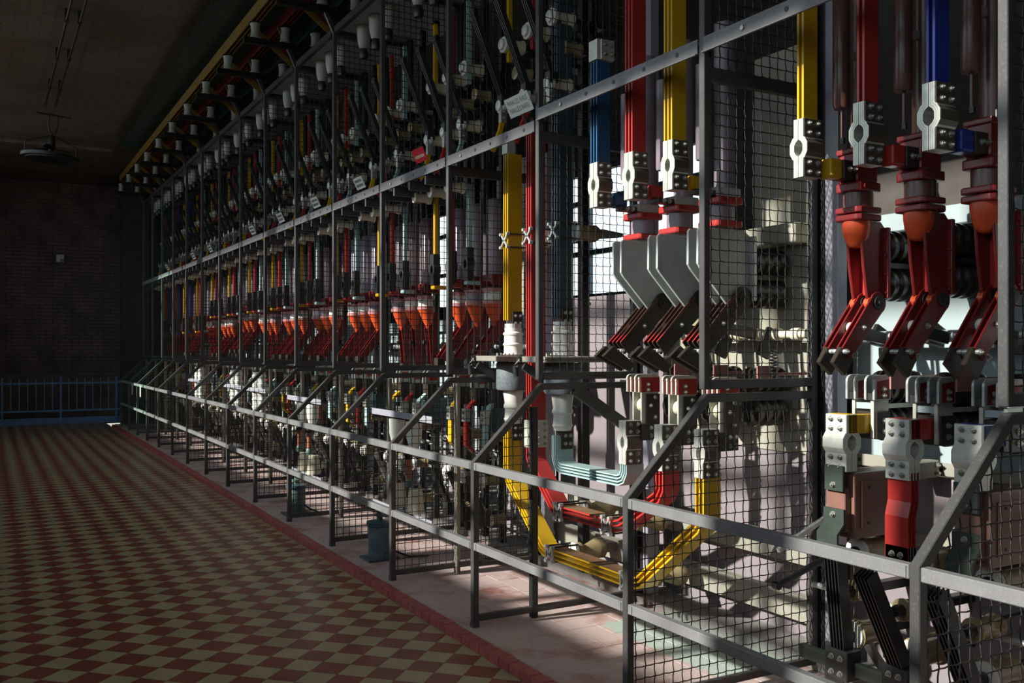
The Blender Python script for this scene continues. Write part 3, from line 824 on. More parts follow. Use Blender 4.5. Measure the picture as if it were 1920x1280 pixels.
# ---- jaw contact with stem block
def jaw_template(near=True):
    t = TB((1.0, 0, 1.18))
    fp = [(0.945, 1.325), (0.945, 1.40)] + arc(0.975, 1.403, 0.03, 180, 90, 4) + arc(1.02, 1.403, 0.03, 90, 0, 4) + [(1.05, 1.325)]
    fi = MB().prism(fp, -0.006, 0.006).mesh('jaw_finger', 'galvanised', bevel=0.002, fix=True)
    fs_ = MB().prism([(0.962, 1.33), (0.962, 1.405), (1.04, 1.415), (1.04, 1.33)], -0.0085, -0.006).mesh('jaw_cheek', 'dark_red', bevel=0.001, fix=True)
    for sy in (0.05, -0.05):
        for q in (0.022, -0.022):
            k = t.add('jaw_finger', fi, None, (0, sy+q, 0))
            if q < 0:
                t.add('jaw_cheek', fs_, k)
                if near:
                    for bz in (1.345, 1.372): t.add('jaw_bolt', bolt_y, k, (1.0, -0.0085, bz))
        t.add('jaw_seat', MB().box(0.955, 1.04, sy-0.016, sy+0.016, 1.325, 1.355).mesh('jaw_seat', 'dark_steel'))
        t.add('stem_plate', MB().box(0.965, 1.06, sy-0.008, sy+0.008, 1.16, 1.33).mesh('stem_plate', 'tin_plate'))
    t.add('distance_block', MB().box(0.972, 1.0, -0.04, 0.04, 1.285, 1.312).mesh('distance_block', 'pale_plate'))
    t.add('stem_block', MB().box(0.975, 1.062, -0.066, 0.05, 1.155, 1.275).mesh('stem_block', 'brown_black', bevel=0.003))
    if near:
        for bz in (1.19, 1.235): t.add('block_bolt', bolt_y, None, (1.02, -0.066, bz))
    return t
JAW = jaw_template(); JAW_FAR = jaw_template(False)
def rib_pair_low():
    t = TB((1.068, 0, 1.18))
    for z in (1.375, 1.215): t.add('ribbed_body', RIB, None, (1.068, 0, z))
    t.add('tie_bar', MB().box(1.08, 1.25, -0.035, 0.035, 1.285, 1.305).mesh('tie_bar', 'tin_plate'))
    return t
RIBS_LOW = rib_pair_low()

# ================================================================ NEAREST BAY
PH0 = [(-1.80, 'yellow', 'yellow'), (-2.11, 'red', 'red'), (-2.42, 'blue_bright', 'blue')]
def bay0():
    g = 'nearest bay'
    for (yb, m, cn) in PH0:
        y = yb - (0.025 if cn != 'blue' else 0.01)
        red_pole(m).put('switch_pole', 'large red and brown switch pole with %s terminal band in the nearest bay' % cn, 'switch', y, 'red switch poles of the nearest bay')
        RIBS.put('pole_insulator', 'pair of black ribbed insulators behind the %s-banded pole of the nearest bay' % cn, 'insulator', y, 'black ribbed insulators')
        JAW.put('jaw_contact', 'grey and dark red jaw contact below the %s-banded pole, nearest bay' % cn, 'contact', y, 'jaw contacts')
        RIBS_LOW.put('jaw_insulator', 'pair of black ribbed insulators behind the %s jaw contact, nearest bay' % cn, 'insulator', y, 'black ribbed insulators')
        # upper bar and connector
        y = yb
        mm = {'blue_bright': 'blue_bright'}.get(m, m)
        t = bus_template(mm, [(0, 2.511), (0, 4.3)], 0.612, 0.692, 2, 0.026, 0.011)
        t.place('busbar', 'broad upright %s busbar hanging over the nearest bay' % cn, 'busbar', (0, y, 0), 'upright busbars')
        FLEX.place('flexible_connector', 'bare split connector under the %s busbar of the nearest bay' % cn, 'connector', (0.652, y, 2.388), 'split connectors', swap=None)
        # painted link to the lower connector
        t = thing('terminal_link', 'short %s painted link before the jaw contact, nearest bay' % cn, 'link', (0.9, y, 1.18), 'painted terminal links')
        pr = [(0.838, -0.055), (0.90, -0.055), (0.935, -0.06), (0.978, -0.06), (0.978, -0.045), (0.94, -0.045), (0.905, -0.03), (0.90, 0.055), (0.838, 0.055)]
        link('painted_band', MB().prism([(p[0]-0.9, p[1]) for p in pr], 0.0, 0.085, 'z').mesh('painted_band', m, bevel=0.004, fix=True), t)
        # lower connector: strap normal points to the hall
        fx = FLEX_H.place('flexible_connector', 'bare four-bolt split connector facing the hall under the %s link, nearest bay' % cn, 'connector', (0.862, y, 1.142), 'split connectors', rot=(0, 0, -PI/2))
    # continuation below the connectors
    for (y, m, cn) in PH0:
        if cn == 'red':
            t = T()
            for k in range(3):
                t.add('lamina', MB().ribbon([(0.862, 1.05), (0.862, 0.93), (0.845, 0.87), (0.845, 0.70)], (k-1)*0.018, 0.010, -0.055, 0.055, 'y').mesh('lamina', 'red', fix=True))
            t.add('end_lug', MB().box(0.822, 0.874, -0.055, 0.055, 0.69, 0.755).mesh('end_lug', 'green_cap', bevel=0.002))
            for by in (-0.02, 0.02): t.add('bolt', bolt_x, None, (0.822, by, 0.72))
            t.place('busbar', 'thick glossy red bent bar below its connector in the nearest bay', 'busbar', (0, y, 0), 'bars below the connectors')
        else:
            t = thing('current_transformer', 'brown resin block transformer on the %s phase of the nearest bay' % cn, 'transformer', (0.98, y, 0.73), 'brown block transformers')
            link('core_block', MB().box(-0.115, 0.19, -0.065, 0.06, 0.0, 0.285).mesh('core_block', 'ct_brown', bevel=0.008, seg=2), t)
            link('front_block', MB().box(-0.15, -0.115, -0.045, 0.06, 0.03, 0.22).mesh('front_block', 'ct_brown', bevel=0.004), t)
            pn_ = link('side_panel', MB().box(-0.075, 0.16, -0.071, -0.065, 0.04, 0.245).mesh('side_panel', 'ct_brown', bevel=0.006, seg=2), t)
            for (bx, bz) in ((-0.03, 0.065), (0.11, 0.065), (-0.03, 0.22), (0.11, 0.22)):
                link('screw', MB().lathe([(0.006, -0.003), (0.006, 0)], axis='y', n=8).mesh('screw', 'brown_black'), pn_, (bx, -0.071, bz))
            t2 = thing('transformer_bracket', 'dark green bent bracket holding the transformer of the %s phase, nearest bay' % cn, 'bracket', (0.83, y, 0.70), 'green brackets')
            link('upper_plate', MB().box(-0.02, -0.005, -0.05, 0.05, 0.235, 0.345).mesh('upper_plate', 'green_bracket', bevel=0.002), t2)
            link('bolt', bolt_x, t2, (-0.02, 0.0, 0.262))
            link('lower_plate', MB().ribbon([(-0.014, 0.16), (-0.014, 0.095), (-0.055, 0.055), (-0.055, -0.02)], 0, 0.012, -0.055, 0.055, 'y').mesh('lower_plate', 'green_bracket', fix=True), t2)
            link('bolt', bolt_x, t2, (-0.021, 0.0, 0.135))
            for by in (-0.02, 0.02): link('bolt', bolt_x, t2, (-0.062, by, -0.005))
    # olive insulators in three heights
    big = insulator_mesh('post', 0.066, 0.16, 'x', 'olive_ceramic', 24); mid = insulator_mesh('post', 0.047, 0.15, 'x', 'olive_ceramic', 20)
    rim = MB().lathe([(0.030, -0.012), (0.060, -0.010), (0.062, 0.008), (0.03, 0.010)], axis='x', n=24).mesh('rim', 'porcelain', smooth=40)
    core = MB().lathe([(0.02, -0.045), (0.026, -0.03), (0.026, 0.0)], axis='x', n=10).mesh('core', 'dark_steel', smooth=40)
    for (y, m, cn) in PH0:
        for k, (x, z, me, nm) in enumerate(((0.965, 0.655, big, 'upper'), (0.85, 0.49, mid, 'middle'), (0.93, 0.30, big, 'lower'))):
            if k == 1 and cn == 'yellow': x = 0.92
            t = thing('standoff_insulator', '%s olive ceramic insulator on the %s phase at the foot of the nearest bay' % (nm, cn), 'insulator', (x, y, z), 'olive insulators of the nearest bay')
            link('body', me, t)
            if k != 1: link('rim', rim, t)
            link('core', core, t)
            link('mount', MB().box(0.15, 1.30-x, -0.02, 0.02, -0.02, 0.02).mesh('mount', 'dark_steel'), t)
    # black earthing knives, five strips each
    for (y, m, cn) in PH0:
        if cn == 'yellow': p = [(0.795, 0.70), (0.845, 0.25)]
        else: p = [(0.615, 0.665), (0.80, 0.33), (0.825, 0.27)]
        t = T()
        for k in range(5):
            q = MB(); yy = (k-2)*0.017
            ax = p[0]; bx = p[-1]
            q.bar((ax[0]+0.02, yy, ax[1]), (bx[0]+0.02, yy, bx[1]), 0.006, 0.062)
            t.add('strip', q.mesh('strip', 'black', bevel=0.001))
        t.add('hinge_block', MB().box(bx[0]-0.02, bx[0]+0.07, -0.06, 0.06, bx[1]-0.13, bx[1]-0.0).mesh('hinge_block', 'dark_steel', bevel=0.003))
        for by in (-0.025, 0.022):
            for bz in (-0.035, -0.10): t.add('bolt', bolt_x, None, (bx[0]-0.02, by, bx[1]+bz))
        t.place('earthing_knife', 'black %s-strip earthing knife %s, %s phase of the nearest bay' % ('five', 'standing upright' if cn == 'yellow' else 'leaning out', cn), 'switch', (0, y, 0), 'black earthing knives')
    o = thing('hinge_frame', 'dark steel angle frame joining the earthing knives at the floor', 'frame', (0.9, -2.6, 0.02))
    link('front_angle', MB().box(-0.03, 0.0, 0, 1.05, 0.12, 0.18).mesh('front_angle', 'green_bracket', bevel=0.002), o)
    link('cross_angle', MB().bar((-0.03, 0.55, 0.16), (0.3, 0.95, 0.16), 0.02, 0.05).mesh('cross_angle', 'black'), o)
    for yy in (0.08, 0.5, 0.92): link('foot_plate', MB().box(0.05, 0.06, yy-0.05, yy+0.05, 0.0, 0.2).mesh('foot_plate', 'dark_steel'), o)
    o = thing('shaft', 'thin grey steel shaft along the lower insulators of the nearest bay', 'shaft', (1.02, -2.75, 0.44))
    link('rod', MB().lathe([(0.014, 0), (0.014, 1.25)], axis='y', n=12).mesh('rod', 'galvanised', smooth=40), o)
    o = thing('shaft', 'grey steel drive shaft behind the open blades of the nearest bay', 'shaft', (1.17, -2.75, 1.60))
    link('rod', MB().lathe([(0.026, 0), (0.026, 1.15)], axis='y', n=16).mesh('rod', 'galvanised', smooth=40), o)
    for yy in (0.42, 0.72, 1.02): link('crank', MB().prism([(-0.06, -0.03), (0.05, -0.05), (0.06, 0.03), (0.0, 0.06)], yy-0.012, yy+0.012).mesh('crank', 'black', bevel=0.003, fix=True), o)
    # salmon insulating sheets between the jaws
    for k, yy in enumerate((-1.955, -2.265, -2.56)):
        o = link('barrier_sheet', MB().box(0.98, 1.09, -0.004, 0.004, 1.375, 1.475).box(1.09, 1.33, -0.004, 0.004, 1.415, 1.43).mesh('barrier_sheet', 'salmon'), None, (0, yy, 0))
        tag(o, 'salmon insulating sheet, %s from the black column of the nearest bay' % ('first', 'second', 'third')[k], 'sheet', 'salmon sheets')
    # back plates and cross strips
    bp = thing('back_plate', 'pale blue-grey steel back plate of the nearest bay', 'panel', (1.32, -2.80, 1.0))
    link('upper_sheet', MB().box(0, 0.012, 0.02, 1.33, 0.12, 1.06).mesh('upper_sheet', 'pale_plate'), bp)
    link('lower_sheet', MB().box(0.006, 0.016, 0.02, 1.33, 0.0, 0.12).mesh('lower_sheet', 'pale_plate'), bp)
    link('head_strip', MB().box(-0.05, 0.0, 0.02, 1.33, 1.085, 1.17).mesh('head_strip', 'pale_plate', bevel=0.004), bp)
    for z, yy in ((0.02, 0.2), (0.02, 0.6), (0.02, 1.0)): link('screw', MB().lathe([(0.008, -0.004), (0.008, 0)], axis='x', n=8).mesh('screw', 'dark_steel'), bp, (0.006, yy, 0.06))
    dk = thing('back_plate', 'dark sheet behind the brown columns of the nearest bay', 'panel', (1.33, -2.80, 2.11))
    link('sheet', MB().box(0, 0.012, 0.02, 1.33, 0.0, 1.9).mesh('sheet', 'wall_dark'), dk)
    lo = thing('lower_panel', 'mauve panel at the foot of the nearest bay', 'panel', (1.30, -2.80, 0.05))
    link('sheet', MB().box(0, 0.012, 0.02, 1.33, 0.0, 0.93).mesh('sheet', 'mauve'), lo)
    for k, z in enumerate((0.99, 0.66)):
        o = thing('cross_strip', '%s drilled tan strip across the back of the nearest bay' % ('upper', 'lower')[k], 'strip', (1.27, -2.80, z), 'tan strips')
        link('bar', MB().box(0, 0.02, 0.02, 1.38, 0, 0.055).mesh('bar', 'cream_beam', bevel=0.002), o)
        for q in range(6): link('hole', MB().lathe([(0.008, -0.0012), (0.008, 0.001)], axis='x', n=8).mesh('hole', 'black'), o, (0, 0.15+q*0.22, 0.028))
    o = thing('insulator_block', 'tan block bolted to the upper strip beside the yellow connector', 'block', (1.12, -1.95, 0.985))
    link('block', MB().box(0, 0.14, -0.04, 0.04, 0, 0.075).mesh('block', 'cream_beam', bevel=0.006), o)
    for bz in (0.02, 0.055): link('bolt', bolt_y, o, (0.12, -0.04, bz))
    # black hand lever and grey lever at the column
    o = link('hand_lever', MB().tube([(0.78, -1.50, 0.465), (1.12, -1.50, 0.56)], [0.013, 0.018], 10).lathe([(0.02, -0.015), (0.02, 0.015)], (0.78, -1.50, 0.465), 'y', 12).mesh('hand_lever', 'black', smooth=40))
    tag(o, 'black hand lever sticking out beside the black column', 'lever')
    o = link('stay_strip', MB().bar((0.80, -1.49, 0.62), (1.10, -1.49, 0.74), 0.02, 0.02).mesh('stay_strip', 'galvanised'))
    tag(o, 'slanting light steel strip just above the black hand lever', 'strip')
bay0()

# ================================================================ SECOND BAY: grey cast poles
PH1 = [(-0.37, 'blue', 'blue'), (-0.69, 'red', 'red'), (-1.01, 'yellow', 'yellow')]
def grey_pole(swatch):
    t = TB((1.0, 0, 1.40))
    t.add('column', MB().lathe([(0.052, 2.35), (0.052, 3.2)], (0.91, 0, 0), n=28).mesh('column', 'violet_tube', smooth=40))
    t.add('damper', MB().lathe([(0.030, 2.50), (0.034, 2.51), (0.034, 2.98)], (0.79, 0.03, 0), n=22).mesh('damper', 'violet_tube', smooth=40))
    t.add('head_block', MB().box(0.80, 0.96, -0.07, 0.07, 2.308, 2.355).mesh('head_block', 'grey_cast', bevel=0.008, seg=2))
    t.add('terminal_block', MB().box(0.69, 0.80, -0.06, 0.0, 2.310, 2.335).mesh('terminal_block', 'brown_black', bevel=0.003))
    for bx in (0.73, 0.765): t.add('terminal_bolt', bolt_y, None, (bx, -0.06, 2.322))
    t.add('terminal_band', MB().box(0.665, 0.755, -0.03, 0.045, 2.336, 2.405).mesh('terminal_band', swatch, bevel=0.012, seg=2))
    oc = [(0.795, -0.068), (0.81, -0.083), (0.955, -0.083), (0.97, -0.068), (0.97, 0.068), (0.955, 0.083), (0.81, 0.083), (0.795, 0.068)]
    f = t.add('flange', MB().prism(oc, 2.272, 2.308, 'z').mesh('flange', 'red', bevel=0.008, seg=2, fix=True))
    t.add('plug', MB().lathe([(0.011, -0.09), (0.011, -0.08)], (0.835, 0, 2.29), 'y', 12).mesh('plug', 'dark_red'), f)
    t.add('ring', MB().lathe([(0.070, 2.185), (0.070, 2.275)], (0.885, 0, 0), n=32).mesh('ring', 'violet_tube', smooth=40))
    t.add('flange', MB().prism(oc, 2.158, 2.190, 'z').mesh('flange', 'red', bevel=0.008, seg=2, fix=True))
    t.add('elbow', MB().lathe([(0.02, 2.03), (0.040, 2.06), (0.048, 2.11), (0.048, 2.16)], (0.885, 0, 0), n=20).mesh('elbow', 'grey_cast', smooth=60))
    t.add('collar', MB().lathe([(0.062, 2.135), (0.062, 2.16)], (0.885, 0, 0), n=8).mesh('collar', 'grey_cast'))
    cast = [(0.700, 2.135), (0.698, 1.968), (0.715, 1.945), (0.885, 1.772), (0.92, 1.765), (0.98, 1.775), (1.035, 1.80), (1.045, 1.85), (1.045, 2.12), (1.0, 2.15), (0.712, 2.15)]
    for sy in (0.037, -0.037):
        t.add('cast_plate', MB().prism(cast, sy-0.008, sy+0.008).mesh('cast_plate', 'grey_cast', bevel=0.004, seg=2, fix=True))
    t.add('cast_web', MB().box(0.96, 0.99, -0.037, 0.037, 1.80, 2.12).mesh('cast_web', 'grey_cast'))
    bf = t.add('back_flange', MB().box(1.04, 1.06, -0.08, 0.08, 1.79, 2.12).mesh('back_flange', 'galvanised', bevel=0.005))
    ang = math.atan2(1.535-1.803, 0.70-0.985)
    poly = blade_poly(0.375, 0.108)
    bl = MB().prism(poly, -0.0045, 0.0045).mesh('blade', 'brown_black', bevel=0.0015, fix=True)
    # painted red leading edge
    pad = MB().lathe([(0.032, -0.0065), (0.032, 0.0)], (0, 0, 0), 'y', 18).lathe([(0.014, -0.011), (0.014, -0.006)], (0, 0, 0), 'y', 12).mesh('pivot_pad', 'brown_black')
    ed2 = MB().box(0.02, 0.37, -0.0048, 0.0048, -0.0455, -0.0425).mesh('edge_strip', 'red')
    for sy in (0.055, 0.019, -0.019, -0.055):
        k = t.add('blade', bl, None, (0.985, sy, 1.803), (0, -ang, 0))
        t.add('edge_strip', ed2, k)
        if sy in (0.019, -0.055): t.add('pivot_pad', pad, k, (0, -0.0045, 0)); t.add('blade_bolt', bolt_y, k, (0.19, -0.0045, 0.0))
    tip = MB().prism([(0.575, 1.505), (0.645, 1.562), (0.79, 1.46), (0.757, 1.418)], -0.012, 0.012).mesh('contact_tip', 'brown_black', bevel=0.003, fix=True)
    for sy in (0.037, -0.037): t.add('contact_tip', tip, None, (0, sy, 0))
    t.add('cross_pin', MB().lathe([(0.010, -0.07), (0.010, 0.066)], (0.69, 0, 1.535), 'y', 12).mesh('cross_pin', 'galvanised', smooth=40))
    for dx, dz, sy in ((0.69, 1.535, -0.07), (0.735, 1.505, -0.07)): t.add('pin_nut', bolt_y, None, (dx, sy, dz))
    t.add('spacer', MB().box(0.80, 0.87, -0.014, 0.014, 1.60, 1.68).mesh('spacer', 'cream_porcelain', bevel=0.008))
    t.add('pull_rod', MB().bar((0.86, 0, 1.66), (1.12, 0, 1.62), 0.03, 0.055).mesh('pull_rod', 'dark_steel', bevel=0.004))
    return t
def bay1():
    olive = insulator_mesh('post', 0.052, 0.15, 'x', 'olive_ceramic', 20)
    for (y, m, cn) in PH1:
        grey_pole(m).put('switch_pole', 'grey cast switch pole with black blades, %s phase of the second-nearest bay' % cn, 'switch', y, 'grey switch poles of the second-nearest bay')
        RIBS.put('pole_insulator', 'pair of black ribbed insulators behind the %s pole of the second-nearest bay' % cn, 'insulator', y, 'black ribbed insulators')
        swap = None
        # jaws with red fingers on long stems
        t = TB((0.88, 0, 1.10))
        fp = [(0.81, 1.30), (0.81, 1.37)] + arc(0.835, 1.375, 0.027, 180, 90, 4) + arc(0.93, 1.375, 0.027, 90, 0, 4) + [(0.957, 1.30)]
        fi = MB().prism(fp, -0.006, 0.006).mesh('jaw_finger', 'tin_plate', bevel=0.002, fix=True)
        ck = MB().prism([(0.822, 1.302), (0.822, 1.385), (0.95, 1.385), (0.95, 1.302)], -0.009, -0.006).mesh('jaw_cheek', 'red')
        for sy in (0.037, -0.037):
            for q in (0.018, -0.018):
                k = t.add('jaw_finger', fi, None, (0, sy+q, 0)); t.add('jaw_cheek', ck, k)
                if q < 0:
                    for bz in (1.315, 1.345): t.add('jaw_bolt', bolt_y, k, (0.87, -0.009, bz))
            t.add('stem_plate', MB().box(0.84, 0.96, sy-0.006, sy+0.006, 1.05, 1.31).mesh('stem_plate', 'tin_plate', bevel=0.002))
        t.add('stem_side', MB().box(0.87, 0.965, -0.049, -0.043, 1.12, 1.29).mesh('stem_side', 'brown_black'))
        t.add('cone_spacer', MB().lathe([(0.012, -0.03), (0.016, -0.028), (0.04, 0.02), (0.042, 0.03)], (0.90, 0, 1.225), 'y', 16).mesh('cone_spacer', 'cream_porcelain', smooth=30))
        for (bx, bz) in ((0.90, 1.225), (0.93, 1.27), (0.93, 1.16)): t.add('stem_bolt', bolt_y, None, (bx, -0.049, bz))
        lug = t.add('stem_lug', MB().box(0.83, 0.96, -0.052, 0.052, 1.03, 1.125).mesh('stem_lug', 'brown_black', bevel=0.003))
        for bx in (0.90, 0.94):
            for bz in (1.055, 1.10): t.add('lug_bolt', bolt_y, None, (bx, -0.052, bz))
        t.put('jaw_contact', 'jaw contact with red fingers on long stems, %s phase of the second-nearest bay' % cn, 'contact', y, 'jaw contacts')
        RIBS_LOW.put('jaw_insulator', 'pair of black ribbed insulators behind the %s jaw contact, second-nearest bay' % cn, 'insulator', y, 'black ribbed insulators')
        bus_template(m, [(0, 2.568), (0, 3.125 if cn == 'blue' else 4.3)], 0.545, 0.632, 3, 0.027, 0.010).place('busbar', 'broad upright %s three-strip busbar over the second-nearest bay' % cn, 'busbar', (0, y, 0), 'upright busbars')
        FLEX_N.place('flexible_connector', 'bare split connector under the %s busbar of the second-nearest bay' % cn, 'connector', (0.588, y, 2.445), 'split connectors')
        FLEX_B.place('flexible_connector', 'bright lower split connector under the %s jaw of the second-nearest bay' % cn, 'connector', (0.79, y, 1.02), 'split connectors')
    # splice at the top of the blue bar
    t = T()
    t.add('splice_plate', MB().box(0.56, 0.65, -0.05, -0.04, 3.13, 3.24).mesh('splice_plate', 'tin_plate', bevel=0.003))
    t.add('edge_stack', MB().box(0.54, 0.65, -0.04, 0.04, 3.13, 3.24).mesh('edge_stack', 'tin_plate'))
    for bx in (0.585, 0.63):
        for bz in (3.16, 3.21): t.add('bolt', bolt_y, None, (bx, -0.05, bz))
    t.place('splice_block', 'bare bolted splice block at the top of the blue busbar', 'connector', (0, -0.37, 0))
    # looping bars: yellow, red and blue run low along the bay and rise to the connectors
    rb_ = lambda pts: pts
    YL = [(0.985, 1.00), (0.985, 0.68), (0.957, 0.64), (0.52, 0.262), (0.48, 0.248), (-0.45, 0.248), (-0.50, 0.262), (-0.975, 0.64), (-1.01, 0.70), (-1.01, 0.897)]
    RL = [(0.675, 3.0), (0.675, 0.83), (0.645, 0.785), (0.40, 0.56), (0.36, 0.532), (-0.27, 0.532), (-0.33, 0.55), (-0.66, 0.75), (-0.69, 0.80), (-0.69, 0.897)]
    BL = [(0.355, 1.00), (0.355, 0.86), (0.33, 0.815), (0.29, 0.80), (-0.31, 0.80), (-0.35, 0.815), (-0.37, 0.85), (-0.37, 0.897)]
    bus_template('yellow', YL, 0.745, 0.855, 3, 0.028, 0.010).place('busbar', 'yellow three-strip busbar looping down close to the floor and up again', 'busbar', (0, 0, 0), 'looping busbars')
    bus_template('red', RL, 0.745, 0.855, 3, 0.028, 0.010).place('busbar', 'red three-strip busbar dropping straight down and looping to the second-nearest bay', 'busbar', (0, 0, 0), 'looping busbars')
    bus_template('pale_blue', BL, 0.745, 0.865, 4, 0.018, 0.008).place('busbar', 'grey-blue four-strip busbar making a short loop below the white bushing', 'busbar', (0, 0, 0), 'looping busbars')
    mat('dust', (0.20, 0.105, 0.05), 0.8)
    for nm, zt, ya, yb in (('yellow', 0.2815, -0.44, 0.47), ('red', 0.5655, -0.26, 0.35)):
        o = link('dust_film', MB().box(0.746, 0.854, ya, yb, zt, zt+0.0008).mesh('dust_film', 'dust')); tag(o, 'brown dust lying on the flat low run of the %s loop' % nm, 'dust', kind='stuff')
    # stand-off insulators with X clamps that hold the loops
    xc = MB()
    xc.bar((0, -0.035, -0.045), (0, 0.035, 0.045), 0.012, 0.012); xc.bar((0, 0.035, -0.045), (0, -0.035, 0.045), 0.012, 0.012)
    for (a, c) in ((-0.035, -0.045), (0.035, 0.045), (0.035, -0.045), (-0.035, 0.045)): xc.lathe([(0.012, -0.012), (0.012, 0.012)], (0, a, c), 'x', 8)
    xc.box(-0.006, 0.006, -0.045, -0.033, -0.05, 0.05); xc.box(-0.006, 0.006, 0.033, 0.045, -0.05, 0.05)
    xm = xc.mesh('x_clamp', 'galvanised')
    rod = MB()
    for (a, c) in ((-0.035, -0.045), (0.035, 0.045), (0.035, -0.045), (-0.035, 0.045)): rod.lathe([(0.006, 0.0), (0.006, 0.19)], (0, a, c), 'x', 6)
    rm_ = rod.mesh('tie_rods', 'dark_steel')
    ins = MB().lathe([(0.03, 0), (0.052, 0.01), (0.052, 0.03), (0.032, 0.05), (0.036, 0.08), (0.062, 0.15), (0.066, 0.16), (0.066, 0.20), (0.045, 0.205)], axis='x', n=22).mesh('insulator', 'olive_ceramic', smooth=40)
    wf_ = MB().lathe([(0.02, -0.012), (0.055, -0.01), (0.055, 0.006), (0.02, 0.008)], axis='x', n=22).mesh('rim', 'porcelain', smooth=40)
    for (yy, zz, nm) in ((0.40, 0.248, 'yellow'), (-0.40, 0.248, 'yellow'), (0.30, 0.532, 'red'), (-0.22, 0.532, 'red')):
        t = thing('busbar_support', '%s end insulator with cross clamp holding the low run of the %s loop' % ('far' if yy > 0 else 'near', nm), 'insulator', (0.735, yy, zz), 'clamps of the looping busbars')
        link('x_clamp', xm, t); link('tie_rods', rm_, t); link('rim', wf_, t, (0.19, 0, 0)); link('body', ins, t, (0.20, 0, 0))
        link('mount', MB().box(0.40, 0.50, -0.03, 0.03, -0.03, 0.03).mesh('mount', 'cream_beam'), t)
    # cream beams along the foot of the second and third-nearest bay
    for k, z in enumerate((0.16, 0.45)):
        t = thing('foot_beam', '%s cream channel beam behind the looping busbars' % ('lower', 'upper')[k], 'beam', (1.235, -1.30, z), 'cream foot beams')
        link('web', MB().box(0, 0.012, 0, 2.45, 0, 0.13).mesh('web', 'cream_beam'), t)
        for zz in (0.0, 0.118): link('flange', MB().box(0.012, 0.05, 0, 2.45, zz, zz+0.012).mesh('flange', 'cream_beam'), t)
    # rear panels
    bp = thing('back_plate', 'cream rust-stained back plate of the second-nearest bay', 'panel', (1.33, -1.38, 1.0))
    link('sheet', MB().box(0, 0.012, 0.0, 1.34, 0.0, 1.17).mesh('sheet', 'cream_plate'), bp)
    link('raised_edge', MB().box(-0.02, 0.0, 0.0, 0.16, 0.0, 1.17).mesh('raised_edge', 'cream_plate', bevel=0.006), bp)
    link('head_block', MB().box(-0.12, 0.0, 0.18, 1.34, 1.09, 1.19).mesh('head_block', 'cream_plate', bevel=0.006), bp)
    bp = thing('back_plate', 'tall pale grey rear sheet above the cream plate of the second-nearest bay', 'panel', (1.36, -1.38, 2.2))
    link('sheet', MB().box(0, 0.012, 0.0, 0.62, 0.0, 0.95).mesh('sheet', 'cream_plate'), bp)
    lo = thing('lower_panel', 'mauve panel at the foot of the second-nearest bay', 'panel', (1.34, -1.38, 0.05))
    link('sheet', MB().box(0, 0.012, 0.0, 1.30, 0.0, 0.96).mesh('sheet', 'mauve'), lo)
    o = thing('shaft', 'cream stepped shaft behind the open blades of the second-nearest bay', 'shaft', (1.20, -1.30, 1.62))
    pr = [(0.022, 0)]
    for k in range(8): pr += [(0.022, 0.05+k*0.14), (0.032, 0.052+k*0.14), (0.032, 0.10+k*0.14), (0.022, 0.102+k*0.14)]
    link('rod', MB().lathe(pr, axis='y', n=16).mesh('rod', 'cream_porcelain', smooth=35), o)
    link('end_nut', MB().lathe([(0.034, -0.05), (0.034, 0.0)], axis='y', n=6).mesh('end_nut', 'dark_steel'), o)
    for yy in (0.25, 0.57): link('crank', MB().prism([(-0.10, -0.10), (-0.03, -0.13), (0.04, 0.02), (-0.03, 0.04)], yy-0.01, yy+0.01).mesh('crank', 'dark_steel', fix=True), o)
    # coil spring
    pts = []
    for k in range(90): a = k*0.6; pts.append((1.08+0.018*math.cos(a), -1.18+0.018*math.sin(a), 1.40+k*0.0016))
    o = link('coil_spring', MB().tube(pts, 0.004, 5).mesh('coil_spring', 'black', smooth=60)); tag(o, 'black coil spring under the stepped shaft in the second-nearest bay', 'spring')
    for k, yy in enumerate((-0.53, -0.85, -1.17)):
        o = link('barrier_sheet', MB().box(0.98, 1.08, -0.004, 0.004, 1.37, 1.46).box(1.08, 1.34, -0.004, 0.004, 1.41, 1.425).mesh('barrier_sheet', 'salmon'), None, (0, yy, 0))
        tag(o, 'salmon insulating sheet in the second-nearest bay, %s from the left' % ('first', 'second', 'third')[k], 'sheet', 'salmon sheets')
bay1()

